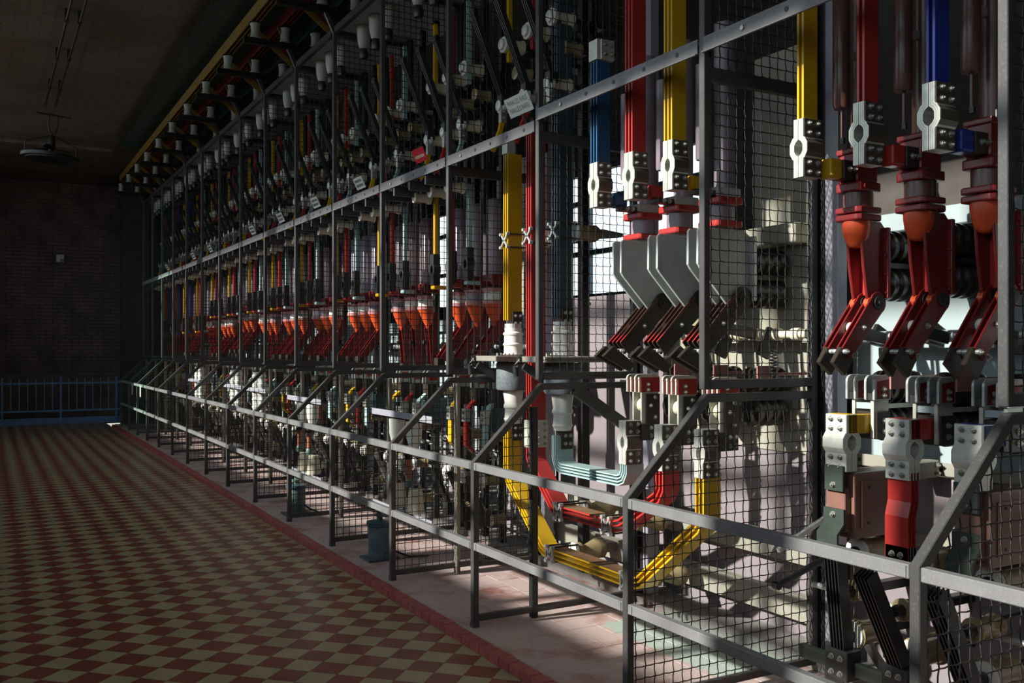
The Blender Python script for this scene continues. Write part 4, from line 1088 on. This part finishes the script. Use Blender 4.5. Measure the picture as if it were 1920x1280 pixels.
# ================================================================ THIRD BAY: bars dropping through white bushings
def bay2():
    up = insulator_mesh('bushing', 0.073, 0.185, 'z', 'porcelain', 26)
    lowm = MB().lathe([(0.056, 0), (0.056, 0.01), (0.06, 0.02), (0.066, 0.03), (0.06, 0.045), (0.058, 0.10), (0.067, 0.11), (0.067, 0.125), (0.06, 0.14), (0.068, 0.20), (0.07, 0.235)], n=26).mesh('lower_body', 'porcelain', smooth=40)
    drum = MB().lathe([(0.112, 1.262), (0.118, 1.275), (0.118, 1.44), (0.11, 1.455)], n=32).mesh('drum', 'drum_grey', smooth=40)
    lugp = MB().box(0.775, 0.855, -0.045, 0.035, 0, 0.115).mesh('lug', 'brown_black', bevel=0.003)
    for (y, cn, m) in ((0.985, 'yellow', 'yellow'), (0.355, 'dark blue', 'slate_blue')):
        t = TB((0.805, 0, 1.03))
        t.add('upper_body', up, None, (0.805, 0, 1.50)); t.add('drum', drum, None, (0.805, 0, 0)); t.add('lower_body', lowm, None, (0.805, 0, 1.03))
        a = t.add('upper_lug', lugp, None, (0.0, 0, 1.685)); c = t.add('lower_lug', lugp, None, (0.0, 0, 0.915))
        t.add('upper_collar', MB().lathe([(0.06, 1.68), (0.06, 1.715)], (0.805, 0, 0), n=20).mesh('collar', 'galvanised'))
        for k in (a, c):
            for bx in (0.798, 0.835):
                for bz in (0.035, 0.085): t.add('bolt', bolt_y, k, (bx, -0.045, bz))
        t.put('wall_bushing', 'white porcelain bushing with grey drum on the %s drop bar' % cn, 'insulator', y, 'white bushings of the third-nearest bay')
        zt = 2.90 if cn == 'yellow' else 4.2
        bus_template(m, [(0, 1.74), (0, zt)], 0.745, 0.855, 3, 0.028, 0.010).place('busbar', 'tall upright %s busbar dropping onto a white bushing' % cn, 'busbar', (0, y, 0), 'upright busbars')
        s = thing('bushing_shelf', 'pale steel shelf carrying the bushing of the %s drop bar' % cn, 'shelf', (0.805, y, 1.46), 'bushing shelves')
        link('plate', MB().box(-0.23, 0.23, -0.17, 0.17, 0, 0.036).mesh('plate', 'cream_beam', bevel=0.004), s)
        link('bracket', MB().bar((-0.22, 0.12, -0.02), (0.20, 0.12, -0.28), 0.03, 0.05).mesh('bracket', 'frame', bevel=0.003), s)
        link('bent_pipe', MB().tube([(-0.20, 0.13, 0.03), (-0.25, 0.13, 0.02), (-0.27, 0.13, -0.03), (-0.26, 0.13, -0.09)], 0.018, 10).mesh('bent_pipe', 'dark_steel', smooth=50), s)
        for k in range(6): link('clamp_screw', MB().lathe([(0.007, 0.036), (0.007, 0.056)], n=6).mesh('clamp_screw', 'steel'), s, (-0.19+k*0.03, -0.12, 0))
    # pale end plate on the yellow bar, splice on the red bar
    t = T(); t.add('plate', MB().box(0.735, 0.80, -0.035, 0.035, 2.88, 3.02).mesh('plate', 'tin_plate', bevel=0.002)); t.add('block', MB().box(0.80, 0.87, -0.04, 0.035, 2.88, 3.0).mesh('block', 'brown_black', bevel=0.003))
    t.place('splice_block', 'bare splice plate on top of the tall yellow drop bar', 'connector', (0, 0.985, 0))
    t = T(); t.add('plate', MB().box(0.735, 0.87, -0.042, 0.042, 0.895, 1.075).mesh('plate', 'tin_plate', bevel=0.002))
    for bx in (0.795, 0.845):
        for bz in (0.92, 0.963, 1.006, 1.05): t.add('bolt', bolt_y, 0, (bx, -0.042, bz))
    t.place('splice_block', 'bare eight-bolt splice plate on the red drop bar', 'connector', (0, 0.675, 0))
    # horizontal stand-offs holding the drop bars at half height
    ins = MB().lathe([(0.03, 0), (0.058, 0.008), (0.058, 0.03), (0.035, 0.04), (0.05, 0.07), (0.055, 0.15), (0.03, 0.19)], axis='x', n=20).mesh('insulator', 'olive_ceramic', smooth=40)
    rim = MB().lathe([(0.03, -0.01), (0.066, -0.008), (0.066, 0.008), (0.03, 0.01)], axis='x', n=20).mesh('rim', 'porcelain', smooth=40)
    xc = MB()
    xc.bar((0, -0.045, -0.045), (0, 0.045, 0.045), 0.012, 0.012); xc.bar((0, 0.045, -0.045), (0, -0.045, 0.045), 0.012, 0.012)
    for a in (-0.045, 0.045):
        for c in (-0.045, 0.045): xc.lathe([(0.011, -0.012), (0.011, 0.012)], (0, a, c), 'x', 8)
    xm = xc.mesh('x_clamp', 'galvanised')
    rod = MB()
    for a in (-0.045, 0.045):
        for c in (-0.045, 0.045): rod.lathe([(0.006, 0.0), (0.006, 0.16)], (0, a, c), 'x', 6)
    rm_ = rod.mesh('tie_rods', 'dark_steel')
    for (y, cn) in ((0.985, 'yellow'), (0.675, 'red'), (0.355, 'dark blue')):
        t = thing('busbar_support', 'insulator with cross clamp holding the %s drop bar at half height' % cn, 'insulator', (0.735, y, 2.285), 'clamps of the drop bars')
        link('x_clamp', xm, t); link('tie_rods', rm_, t); link('rim', rim, t, (0.155, 0, 0)); link('body', ins, t, (0.165, 0, 0))
        link('tail', MB().prism([(0.355, -0.03), (0.52, -0.012), (0.52, 0.012), (0.355, 0.03)], -0.03, 0.03).mesh('tail', 'cream_beam'), t)
    # mauve panel and pipes behind
    lo = thing('steel_panel', 'tall mauve panel behind the looping busbars in the third-nearest bay', 'panel', (1.34, -0.02, 0.06))
    link('sheet', MB().box(0, 0.012, 0.0, 1.3, 0.0, 1.85).mesh('sheet', 'mauve'), lo)
    for (yy, zz) in ((0.12, 0.25), (0.5, 0.3), (0.95, 0.28), (0.85, 1.8), (0.3, 1.8), (0.3, 0.4), (0.6, 0.55)): link('hole', MB().lathe([(0.012, -0.0015), (0.012, 0.001)], axis='x', n=8).mesh('hole', 'black'), lo, (0, yy, zz))
    for k, (x, yy) in enumerate(((1.16, 0.10), (1.20, 0.09), (1.25, 0.08))):
        o = link('pipe', MB().lathe([(0.011, 0.05), (0.011, 1.30)], n=10).mesh('pipe', 'galvanised', smooth=40), None, (x, yy, 0))
        tag(o, 'thin grey upright pipe before the mauve panel, %s from the left' % ('first', 'second', 'third')[k], 'pipe', 'upright pipes')
    o = link('frame_post', MB().box(1.10, 1.16, -0.03, 0.03, 0.05, 4.4).mesh('frame_post', 'black', bevel=0.003), None, (0, 0.60, 0)); tag(o, 'black upright post between the red and blue drop bars', 'post')
bay2()

# ================================================================ THE FURTHER BAYS
def far_pole(colm, drum, closed, n):
    t = TB((0.97, 0, 1.40))
    t.add('column', MB().lathe([(0.052, 2.07), (0.052, 2.66), (0.046, 2.668)], (0.965, 0, 0), n=n).mesh('column', colm, smooth=40))
    t.add('side_tube', MB().lathe([(0.022, 2.10), (0.022, 2.60)], (1.07, 0.07, 0), n=8).mesh('side_tube', colm, smooth=40))
    t.add('cap_block', MB().box(0.90, 1.05, -0.07, 0.07, 2.02, 2.10).box(0.925, 0.985, -0.04, 0.04, 1.985, 2.03).mesh('cap_block', 'dark_red', bevel=0.005))
    t.add('upper_ring', MB().lathe([(0.073, 1.968), (0.073, 1.998)], (0.945, 0, 0), n=n).mesh('upper_ring', 'ring_pink', smooth=40))
    t.add('drum', MB().lathe([(0.066, 1.905), (0.066, 1.970)], (0.945, 0, 0), n=n).mesh('drum', drum, smooth=40))
    t.add('lower_ring', MB().lathe([(0.073, 1.880), (0.073, 1.908)], (0.945, 0, 0), n=n).mesh('lower_ring', 'ring_pink', smooth=40))
    pr = [(0.070, 1.882), (0.066, 1.86), (0.050, 1.80), (0.034, 1.75), (0.022, 1.715)]
    vs = []; fs = []
    for j, (r, z) in enumerate(pr):
        for k in range(n):
            a = 2*PI*k/n; vs.append((0.945 + 0.035*j/4 + r*math.cos(a), r*math.sin(a), z))
    for j in range(4):
        for k in range(n): fs.append((j*n+k, (j+1)*n+k, (j+1)*n+(k+1)%n, j*n+(k+1)%n))
    fs.append(tuple(4*n+k for k in range(n)))
    t.add('cone_housing', MB()._add(vs, fs).mesh('cone_housing', 'orange_red', smooth=50))
    t.add('fork_plate', MB().prism([(0.975, 1.86), (0.96, 1.72), (1.0, 1.68), (1.05, 1.73), (1.05, 1.86)], -0.03, 0.03).mesh('fork_plate', 'dark_red'))
    if closed: p, q = (0.99, 1.715), (1.01, 1.40)
    else: p, q = (1.0, 1.715), (0.80, 1.46)
    ang = math.atan2(q[1]-p[1], q[0]-p[0])
    L_ = math.hypot(q[0]-p[0], q[1]-p[1])
    bl = MB().prism(blade_poly(L_, 0.075), -0.004, 0.004).mesh('blade', 'dark_red', fix=True)
    for sy in (0.038, -0.038): t.add('blade', bl, None, (p[0], sy, p[1]), (0, -ang, 0))
    t.add('contact_tip', MB().box(q[0]-0.05, q[0]+0.02, -0.034, 0.034, q[1]-0.05, q[1]+0.01).mesh('contact_tip', 'brown_black', bevel=0.004))
    t.add('pull_rod', MB().bar((0.92, 0, 1.60), (1.11, 0, 1.565), 0.025, 0.03).mesh('pull_rod', 'dark_steel'))
    return t
fp_cache = {}
def jaw_small():
    t = TB((0.98, 0, 1.18))
    for sy in (0.035, -0.035):
        t.add('jaw_finger', MB().prism([(0.93, 1.24), (0.93, 1.33), (0.95, 1.355), (1.02, 1.355), (1.04, 1.33), (1.04, 1.24)], sy-0.012, sy+0.012).mesh('jaw_finger', 'steel', fix=True))
    t.add('jaw_cheek', MB().box(0.95, 1.03, -0.052, -0.047, 1.27, 1.33).mesh('jaw_cheek', 'red'))
    t.add('stem_block', MB().box(0.94, 1.03, -0.05, 0.05, 1.10, 1.24).mesh('stem_block', 'brown_black'))
    t.add('mount', insulator_mesh('post', 0.045, 0.18, 'x', 'olive_ceramic', 12), None, (1.03, 0, 1.17))
    return t
JAWS = jaw_small()
HINS = {n: (insulator_mesh('post', 0.050, 0.15, 'x', 'cream_porcelain', n), MB().lathe([(0.03, -0.012), (0.055, -0.01), (0.055, 0.01), (0.03, 0.012)], axis='x', n=n).lathe([(0.026, -0.035), (0.036, -0.03), (0.036, -0.011)], axis='x', n=n).mesh('rim', 'porcelain', smooth=40)) for n in (16, 10)}
OINS = {n: insulator_mesh('post', 0.045, 0.13, 'x', 'olive_ceramic', n) for n in (16, 10)}
HGR = MB().box(-0.165, 0.02, -0.012, 0.012, 0.0, 0.07).mesh('hanger', 'frame')
OINS2 = {n: insulator_mesh('post', 0.042, 0.13, 'x', 'cream_porcelain', n) for n in (16, 10)}
RING2 = {n: MB().lathe([(0.03, -0.008), (0.046, -0.006), (0.046, 0.006), (0.03, 0.008)], axis='x', n=n).mesh('rim', 'porcelain', smooth=40) for n in (16, 10)}
HANG = {n: insulator_mesh('cone', 0.062, 0.2, 'z', 'shaded_porcelain', n) for n in (16, 10)}
HANGB = {n: insulator_mesh('bushing', 0.055, 0.23, 'z', 'porcelain', n) for n in (16, 10)}
CONE_DN = {n: insulator_mesh('cone', 0.060, 0.19, 'z', 'porcelain', n) for n in (16, 10)}
CONE_UP = {n: MB().lathe([(0.066, 0), (0.068, 0.015), (0.062, 0.03), (0.055, 0.13), (0.046, 0.16), (0.05, 0.175), (0.04, 0.18)], n=n).mesh('insulator', 'cream_porcelain', smooth=40) for n in (16, 10)}
MNT = MB().box(0.14, 0.40, -0.015, 0.015, -0.015, 0.015).box(0.20, 0.40, 0.015, 0.125, -0.012, 0.012).mesh('mount', 'dark_steel')
MNT_LOW = MB().box(0.125, 0.235, -0.015, 0.015, -0.015, 0.015).box(0.19, 0.235, 0.015, 0.125, -0.012, 0.012).mesh('mount', 'dark_steel')
knife = {}
def upper_gear(i, phs, n):
    for (y, m, cn) in phs:
        nm = BAY(i)
        t = thing('hanging_insulator', 'white insulator hanging from the overhead plate above the %s phase of %s' % (cn, nm), 'insulator', (0.60, y, 4.24), 'insulators hanging overhead')
        link('body', HANG[n], t, (0, 0, 0.2), (PI, 0, 0)); link('cap', MB().lathe([(0.035, -0.09), (0.045, -0.05), (0.03, 0.0)], n=10).mesh('cap', 'dark_steel', smooth=40), t)
        bus_template(m, [(0, 3.50), (0, 4.08), (0.01, 4.12)], 0.735, 0.765, 2, 0.018, 0.010).place('busbar', 'upright %s bar below the overhead plate of %s' % (cn, nm), 'busbar', (0, y, 0), 'upper bars')
        for k, (x, z) in enumerate(((0.72, 3.62), (0.80, 3.44), (0.70, 3.20))):
            t = thing('standoff_insulator', '%s cream insulator above the beam, %s phase of %s' % (('upper', 'middle', 'lower')[k], cn, nm), 'insulator', (x, y+0.02, z), 'cream insulators above the beam')
            link('body', HINS[n][0] if k != 1 else OINS[n], t)
            if k != 1: link('rim', HINS[n][1], t)
            link('mount', MNT, t)
        if n not in knife:
            q = T()
            for k in range(3): q.add('strip', MB().bar((0.47, (k-1)*0.02, 3.80), (0.70, (k-1)*0.02, 3.24), 0.008, 0.035).mesh('strip', 'dark_steel'))
            q.add('hinge', MB().box(0.67, 0.73, -0.032, 0.032, 3.195, 3.265).mesh('hinge', 'dark_steel')); q.add('tie', MB().box(0.46, 0.49, -0.035, 0.035, 3.77, 3.81).mesh('tie', 'black'))
            knife[n] = q
        knife[n].place('knife_switch', 'slanting dark three-strip knife above the beam, %s phase of %s' % (cn, nm), 'switch', (0, y, 0), 'knives above the beam')
        t = T()
        t.add('lug', MB().box(0.675, 0.72, -0.018, 0.018, 3.08, 3.19).mesh('lug', 'steel'))
        for bz in (3.11, 3.155): t.add('bolt', bolt_y, 0, (0.697, -0.018, bz))
        t.add('bar', MB().ribbon([(0.695, 3.10), (0.68, 3.03), (0.62, 2.88)], 0, 0.03, -0.012, 0.012, 'y').mesh('bar', m, fix=True))
        t.place('busbar', 'short slanting %s bar with bolted lug above the beam of %s' % (cn, nm), 'busbar', (0, y, 0), 'slanting bars above the beam')
def front_fuses(i, a, c, n):
    nm = BAY(i); L_ = c-a-0.1
    for z, k in ((1.02, 'upper'), (0.30, 'lower')):
        t = thing('channel_beam', '%s lilac-grey channel carrying white insulators across %s' % (k, nm), 'beam', (0.31, a+0.05, z), 'lilac channels')
        link('web', MB().box(0, 0.008, 0, L_, 0, 0.055).mesh('web', 'lilac_steel'), t); link('flange', MB().box(0, 0.07, 0, L_, 0.0, 0.008).mesh('flange', 'lilac_steel'), t)
    for k, f in enumerate((0.36, 0.62)):
        y = a + f*(c-a)
        side = 'right' if k == 0 else 'left'
        t = thing('hanging_insulator', 'white cup insulator hanging from the channel at the %s of %s' % (side, nm), 'insulator', (0.35, y, 0.80), 'cup insulators')
        link('body', CONE_DN[n], t, (0, 0, 0.215), (PI, 0, 0)); link('cap', MB().lathe([(0.02, -0.03), (0.03, -0.01), (0.035, 0.03)], n=10).mesh('cap', 'dark_steel', smooth=40), t)
        t = thing('fuse_tube', 'rust-red fuse tube with green caps at the %s of %s' % (side, nm), 'fuse', (0.33, y+0.05, 0.53), 'rust-red fuse tubes')
        link('tube', MB().lathe([(0.021, 0.03), (0.021, 0.22)], n=12).mesh('tube', 'rust_tube', smooth=40), t)
        for z in (0.0, 0.21): link('end_cap', MB().lathe([(0.026, z), (0.029, z+0.01), (0.029, z+0.05), (0.024, z+0.06)], n=12).mesh('end_cap', 'green_cap' if z == 0 else 'black', smooth=40), t)
        t = thing('post_insulator', 'cream cup insulator standing on the lower channel at the %s of %s' % (side, nm), 'insulator', (0.35, y-0.03, 0.355), 'standing cup insulators')
        link('body', CONE_UP[n], t); link('cap', MB().lathe([(0.02, 0.175), (0.02, 0.20)], n=8).mesh('cap', 'dark_steel'), t)
def front_bushings(i, a, c, n):
    nm = BAY(i); L_ = c-a-0.1
    t = thing('channel_beam', 'pale channel carrying two white bushings across %s' % nm, 'beam', (0.43, a+0.05, 1.02), 'lilac channels')
    link('web', MB().box(0, 0.008, 0, L_, 0, 0.055).mesh('web', 'lilac_steel'), t); link('flange', MB().box(0, 0.14, 0, L_, 0.0, 0.008).mesh('flange', 'lilac_steel'), t)
    for k, f in enumerate((0.4, 0.62)):
        t = thing('wall_bushing', 'white bushing standing through the channel at the %s of %s' % ('right' if k == 0 else 'left', nm), 'insulator', (0.50, a+f*(c-a), 0.82), 'white bushings of the further bays')
        link('upper_body', HANGB[n], t, (0, 0, 0.21)); link('lower_body', HANGB[n], t, (0, 0, 0.2), (PI, 0, 0))
        link('cap', MB().lathe([(0.03, 0.44), (0.03, 0.48), (0.015, 0.5)], n=10).mesh('cap', 'dark_steel', smooth=40), t)
def lower_gear(i, phs, n):
    nm = BAY(i)
    for k, (y, m, cn) in enumerate(phs):
        dx = random.uniform(-0.02, 0.02)
        path = [(0.97, 1.16), (0.90, 1.10), (0.87, 1.04), (0.87, 0.80), (0.93, 0.74)]
        t = T()
        t.add('bar', MB().ribbon(path, 0, 0.022, -0.03, 0.03, 'y').mesh('bar', m, fix=True))
        t.add('lug', MB().box(0.845, 0.885, -0.035, 0.035, 0.98, 1.08).mesh('lug', 'tin_plate'))
        for bz in (1.01, 1.05): t.add('bolt', bolt_x, 1, (0.845, 0.0, bz))
        t.place('busbar', 'short bent %s bar below the jaw in %s' % (cn, nm), 'busbar', (dx, y, 0), 'short bent bars')
        for q, (x, z) in enumerate(((0.90, 0.88), (0.84, 0.56), (0.90, 0.26))):
            t = thing('standoff_insulator', '%s olive insulator low on the %s phase of %s' % (('upper', 'middle', 'lower')[q], cn, nm), 'insulator', (x+dx, y, z), 'olive insulators low in the bays')
            link('body', OINS[n], t); link('mount', MNT_LOW, t)
            if q: link('rim', HINS[n][1], t, (0, 0, 0), (0, 0, 0))
        q = T()
        for s_ in range(3): q.add('strip', MB().bar((0.72, (s_-1)*0.018, 0.60), (0.85, (s_-1)*0.018, 0.31), 0.006, 0.030).mesh('strip', 'dark_steel' if i % 2 else 'steel'))
        q.add('hinge_block', MB().box(0.82, 0.90, -0.04, 0.04, 0.22, 0.32).mesh('hinge_block', 'dark_steel'))
        q.place('earthing_knife', 'three-strip knife leaning out low on the %s phase of %s' % (cn, nm), 'switch', (dx, y, 0), 'black knives low in the bays')
    # dark transformer blocks
    y = (phs[1][0]+phs[2][0])/2
    t = thing('current_transformer', 'dark slate block transformer behind the short bars of %s' % nm, 'transformer', (1.05, y, 0.85), 'dark block transformers')
    link('core_block', MB().box(-0.08, 0.15, -0.06, 0.06, 0, 0.26).mesh('core_block', 'slate_blue', bevel=0.008), t)
    link('cover', MB().box(-0.05, 0.12, -0.05, 0.05, 0.26, 0.29).mesh('cover', 'black', bevel=0.005), t)
    for k in range(3): link('rib', MB().box(-0.086, -0.08, -0.05, 0.05, 0.04+k*0.08, 0.07+k*0.08).mesh('rib', 'slate_blue'), t)
    # thin rods and wires
    b = MB(); a_, c_ = DIV[i]+0.08, DIV[i+1]-0.08
    for k in range(56 if i > 5 else 34):
        x = random.uniform(1.16, 1.27); yy = random.uniform(a_, c_); z = random.uniform(0.12, 0.8)
        d = random.choice((Vector((0, random.uniform(-.3, .3), random.uniform(-.3, .3))), Vector((0, 0, random.uniform(.15, .5))), Vector((0, random.uniform(.2, .6), 0))))
        b.tube([(x, yy, z), (x, max(a_, min(c_, yy+d.y)), max(0.07, min(0.82, z+d.z)))], random.choice((0.006, 0.009, 0.012)), 5)
    o = link('control_wiring', b.mesh('control_wiring', 'galvanised')); o['kind'] = 'stuff'
    tag(o, 'tangle of thin rods and wires low in %s' % nm, 'wiring')

UPR = MB().box(1.085, 1.135, -0.02, 0.02, 0.05, 4.44).mesh('upright', 'black', bevel=0.003)
def uprights(i, phs):
    for (y, m, cn) in phs:
        o = link('upright', UPR, None, (0, y+0.14, 0)); tag(o, 'black steel upright beside the %s phase of %s' % (cn, BAY(i)), 'post', 'black uprights')
        o2 = None
def generic_bay(i):
    a, c = DIV[i], DIV[i+1]; mid = (a+c)/2+0.02
    n = 16 if i <= 6 else 10
    third = ('pale_blue', 'pale blue') if i < 12 else ('blue_bright', 'blue')
    phs = [(mid+0.30, 'yellow', 'yellow'), (mid, 'red', 'red'), (mid-0.29, third[0], third[1])]
    nm = BAY(i)
    closed = i in (4, 8, 11)
    colm = ('plum_tube', 'violet_tube')[i % 2]
    for k, (y, m, cn) in enumerate(phs):
        drum = 'porcelain' if (k+i) % 3 != 1 else 'violet_tube'
        key = (colm, drum, closed, n)
        if key not in fp_cache: fp_cache[key] = far_pole(*key)
        fp_cache[key].put('switch_pole', 'red cone-housed switch pole on the %s phase of %s' % (cn, nm), 'switch', y, 'red cone-housed switch poles', dz=(0.0 if i != 9 else 0.06))
        JAWS.put('jaw_contact', 'small steel jaw contact on the %s phase of %s' % (cn, nm), 'contact', y, 'jaw contacts')
        zb = 2.27 if i < 11 else 2.06
        bus_template(m, [(0, zb), (0, 2.76)], 0.738, 0.768, 2, 0.02, 0.011).place('busbar', 'upright %s bar before the poles of %s' % (cn, nm), 'busbar', (0, y, 0), 'upright bars of the further bays')
        FLEX_D.place('flexible_connector', 'dark split connector under the %s bar of %s' % (cn, nm), 'connector', (0.745, y, zb-0.10), 'split connectors')
        k2 = T(); k2.add('band', MB().box(0.72, 0.83, -0.035, 0.03, zb-0.255, zb-0.225).mesh('band', m, bevel=0.006)); k2.add('lug', MB().box(0.83, 0.898, -0.035, 0.03, zb-0.255, zb-0.225).mesh('lug', 'dark_red'))
        k2.place('terminal_link', 'short %s link from connector to pole in %s' % (cn, nm), 'link', (0, y, 0), 'painted terminal links')
        t = thing('standoff_insulator', 'cream insulator under the angle beam holding the %s bar of %s' % (cn, nm), 'insulator', (0.56, y, 2.73), 'cream insulators under the beam')
        link('hanger', HGR, t); link('body', OINS2[n], t); link('end_ring', RING2[n], t, (0.135, 0, 0))
    upper_gear(i, phs, n)
    lower_gear(i, phs, n)
    if i in (3, 5): front_fuses(i, a, c, n)
    elif i in (7, 8, 10): front_bushings(i, a, c, n)
    uprights(i, phs)
    # plates behind
    bp = thing('back_plate', 'pale steel back plate behind the poles of %s' % nm, 'panel', (1.30, a+0.05, 1.0), 'pale back plates')
    link('sheet', MB().box(0, 0.012, 0, c-a-0.1, 0.0, 0.78).mesh('sheet', 'pale_plate'), bp)
    link('head_strip', MB().box(-0.05, 0.0, 0, c-a-0.1, 0.70, 0.80).mesh('head_strip', 'pale_plate'), bp)
    for yy in (0.0, c-a-0.13): link('leg', MB().box(0, 0.012, yy, yy+0.03, -0.95, 0.0).mesh('leg', 'pale_plate'), bp)
    lp = thing('lower_panel', 'mauve panel at the foot of %s' % nm, 'panel', (1.34, a+0.05, 0.05), 'mauve foot panels')
    link('sheet', MB().box(0, 0.012, 0, (c-a-0.1)*0.75, 0.0, 0.9).mesh('sheet', 'mauve'), lp)
    if i not in (4, 5):
        dp = thing('rear_sheet', '%s rear sheet behind the back plate of %s' % ('dark' if i != 3 else 'grey', nm), 'panel', (1.45, a+0.03, 0.0), 'dark rear sheets')
        link('sheet', MB().box(0, 0.012, 0, c-a-0.06, 0.0, 4.43 if i != 3 else 3.1).mesh('sheet', 'wall_dark' if i != 3 else 'cream_plate'), dp)
    o = thing('shaft', 'thin drive shaft behind the blades of %s' % nm, 'shaft', (1.16, a+0.08, 1.56), 'drive shafts')
    link('rod', MB().lathe([(0.02, 0), (0.02, c-a-0.16)], axis='y', n=10).mesh('rod', 'galvanised', smooth=40), o)
    for f in (0.25, 0.5, 0.75): link('crank', MB().box(-0.04, 0.04, f*(c-a)-0.01, f*(c-a)+0.01, -0.05, 0.04).mesh('crank', 'black'), o)
FLEX_D = flex_template('dark_steel', 0.03, False, False)
for i in range(3, NB): generic_bay(i)
c2 = 0.62
PH2 = [(c2+0.32, 'yellow', 'yellow'), (c2, 'red', 'red'), (c2-0.30, 'slate_blue', 'dark blue')]
upper_gear(2, PH2, 16)
UP2 = MB().box(1.085, 1.135, -0.02, 0.02, 2.95, 4.44).mesh('upright', 'black', bevel=0.003)
for (y, m, cn) in PH2:
    o = link('upright', UP2, None, (0, y+0.14, 0)); tag(o, 'short black steel upright high beside the %s phase of the third-nearest bay' % cn, 'post', 'black uprights')

# canisters on the platform
for (x, y, nm) in ((0.16, 1.84, 'fourth'), (0.16, 3.95, 'sixth')):
    t = thing('canister', 'blue-grey scuffed canister on the platform in the %s-nearest bay' % nm, 'canister', (x, y, 0))
    link('base', MB().box(-0.12, 0.12, -0.10, 0.10, 0, 0.018).mesh('base', 'slate_blue', bevel=0.003), t)
    link('body', MB().lathe([(0.084, 0.018), (0.084, 0.25), (0.08, 0.262)], n=24).mesh('body', 'pot', smooth=40), t)
    link('lid', MB().lathe([(0.094, 0.245), (0.097, 0.25), (0.097, 0.275), (0.06, 0.285), (0.02, 0.287)], n=24).mesh('lid', 'slate_blue', smooth=40), t)
    link('neck', MB().lathe([(0.022, 0.285), (0.022, 0.31), (0.04, 0.315), (0.04, 0.325), (0.018, 0.33), (0.018, 0.40)], n=16).mesh('neck', 'green_cap', smooth=40), t)
    link('cable', MB().tube([(0.05, -0.04, 0.1), (0.11, -0.06, 0.05), (0.2, -0.1, 0.012), (0.34, -0.12, 0.01)], 0.008, 6).mesh('cable', 'black', smooth=60), t)

# ================================================================ SIGNS ON THE BEAM
def text_mesh(s, size, m):
    cu = bpy.data.curves.new('lettering', 'FONT'); cu.body = s; cu.size = size; cu.align_x = 'CENTER'; cu.align_y = 'CENTER'
    cu.space_character = 1.1
    ob = bpy.data.objects.new('tmp', cu); C.objects.link(ob)
    dg = bpy.context.evaluated_depsgraph_get(); me = bpy.data.meshes.new_from_object(ob.evaluated_get(dg))
    bpy.data.objects.remove(ob); me.materials.clear(); me.materials.append(MATS[m]); me.name = 'lettering'
    return me
# local frame of a sign: u = along the beam toward the camera (-y), v = up; it faces the hall (-x) and leans back a little
def sign(y, z, w, hgt, m, lines, ink, label):
    t = thing('sign', label, 'sign', (0.372, y, z), None, (PI/2, 0, -PI/2))
    t.rotation_euler = (PI/2 + 0.45, 0, -PI/2)
    link('plate', MB().box(-w/2, w/2, -hgt/2, hgt/2, -0.004, 0).mesh('plate', m), t)
    if lines:
        for k, s in enumerate(lines):
            me = text_mesh(s, hgt*0.36, ink)
            wd = max(v.co.x for v in me.vertices)-min(v.co.x for v in me.vertices)
            o = link('lettering', me, t, (0.0, hgt*0.2*(1-2*k), 0.0006)); o.scale = (w*0.82/wd, 1, 1)
    else:
        b = MB(); rows = (0.2, -0.2) if ink == 'sign_ink' else (-0.08,)
        for r in rows:
            x = -w*0.38
            while x < w*0.36:
                dw = random.uniform(0.008, 0.014); b.box(x, x+dw, hgt*(r-0.11), hgt*(r+0.11), 0.0003, 0.0008); x += dw+0.006
        o = link('lettering', b.mesh('lettering', ink), t); o['kind'] = 'stuff'
    for sx in (-1, 1): link('rivet', MB().lathe([(0.004, 0), (0.003, 0.003)], n=8).mesh('rivet', 'steel'), t, (sx*w*0.46, 0, 0))
    link('stand', MB().box(-0.01, 0.01, -hgt/2-0.06, -hgt/2+0.01, -0.008, -0.004).mesh('stand', 'dark_steel'), t)
sign(0.16, 2.985, 0.27, 0.115, 'sign_white', ['PARALLEL RAILS', 'PARALLELE BARRES'], 'sign_ink', 'white plate lettered PARALLEL RAILS on the beam beside the yellow drop bar')
sign(1.60, 2.945, 0.20, 0.10, 'sign_red', None, 'sign_cream', 'red plate with pale lettering standing on the beam')
for k, (y, nm) in enumerate(((2.85, 'first'), (4.05, 'second'), (5.25, 'third'), (6.45, 'fourth'), (8.8, 'fifth'), (10.0, 'sixth'), (12.3, 'seventh'))):
    sign(y, 2.935, 0.20, 0.10, 'sign_white', None, 'sign_ink', 'small white two-line plate on the beam, %s beyond the red plate' % nm)
for k, yy in enumerate((13.6, 12.6)):
    o = link('paper_tag', MB().box(-0.022, -0.019, -0.06, 0.06, 0.70, 0.90).mesh('paper_tag', 'sign_white'), None, (0, yy, 0))
    tag(o, 'white paper tag hanging on the green rail, %s one' % ('farther', 'nearer')[k], 'tag', 'white tags')
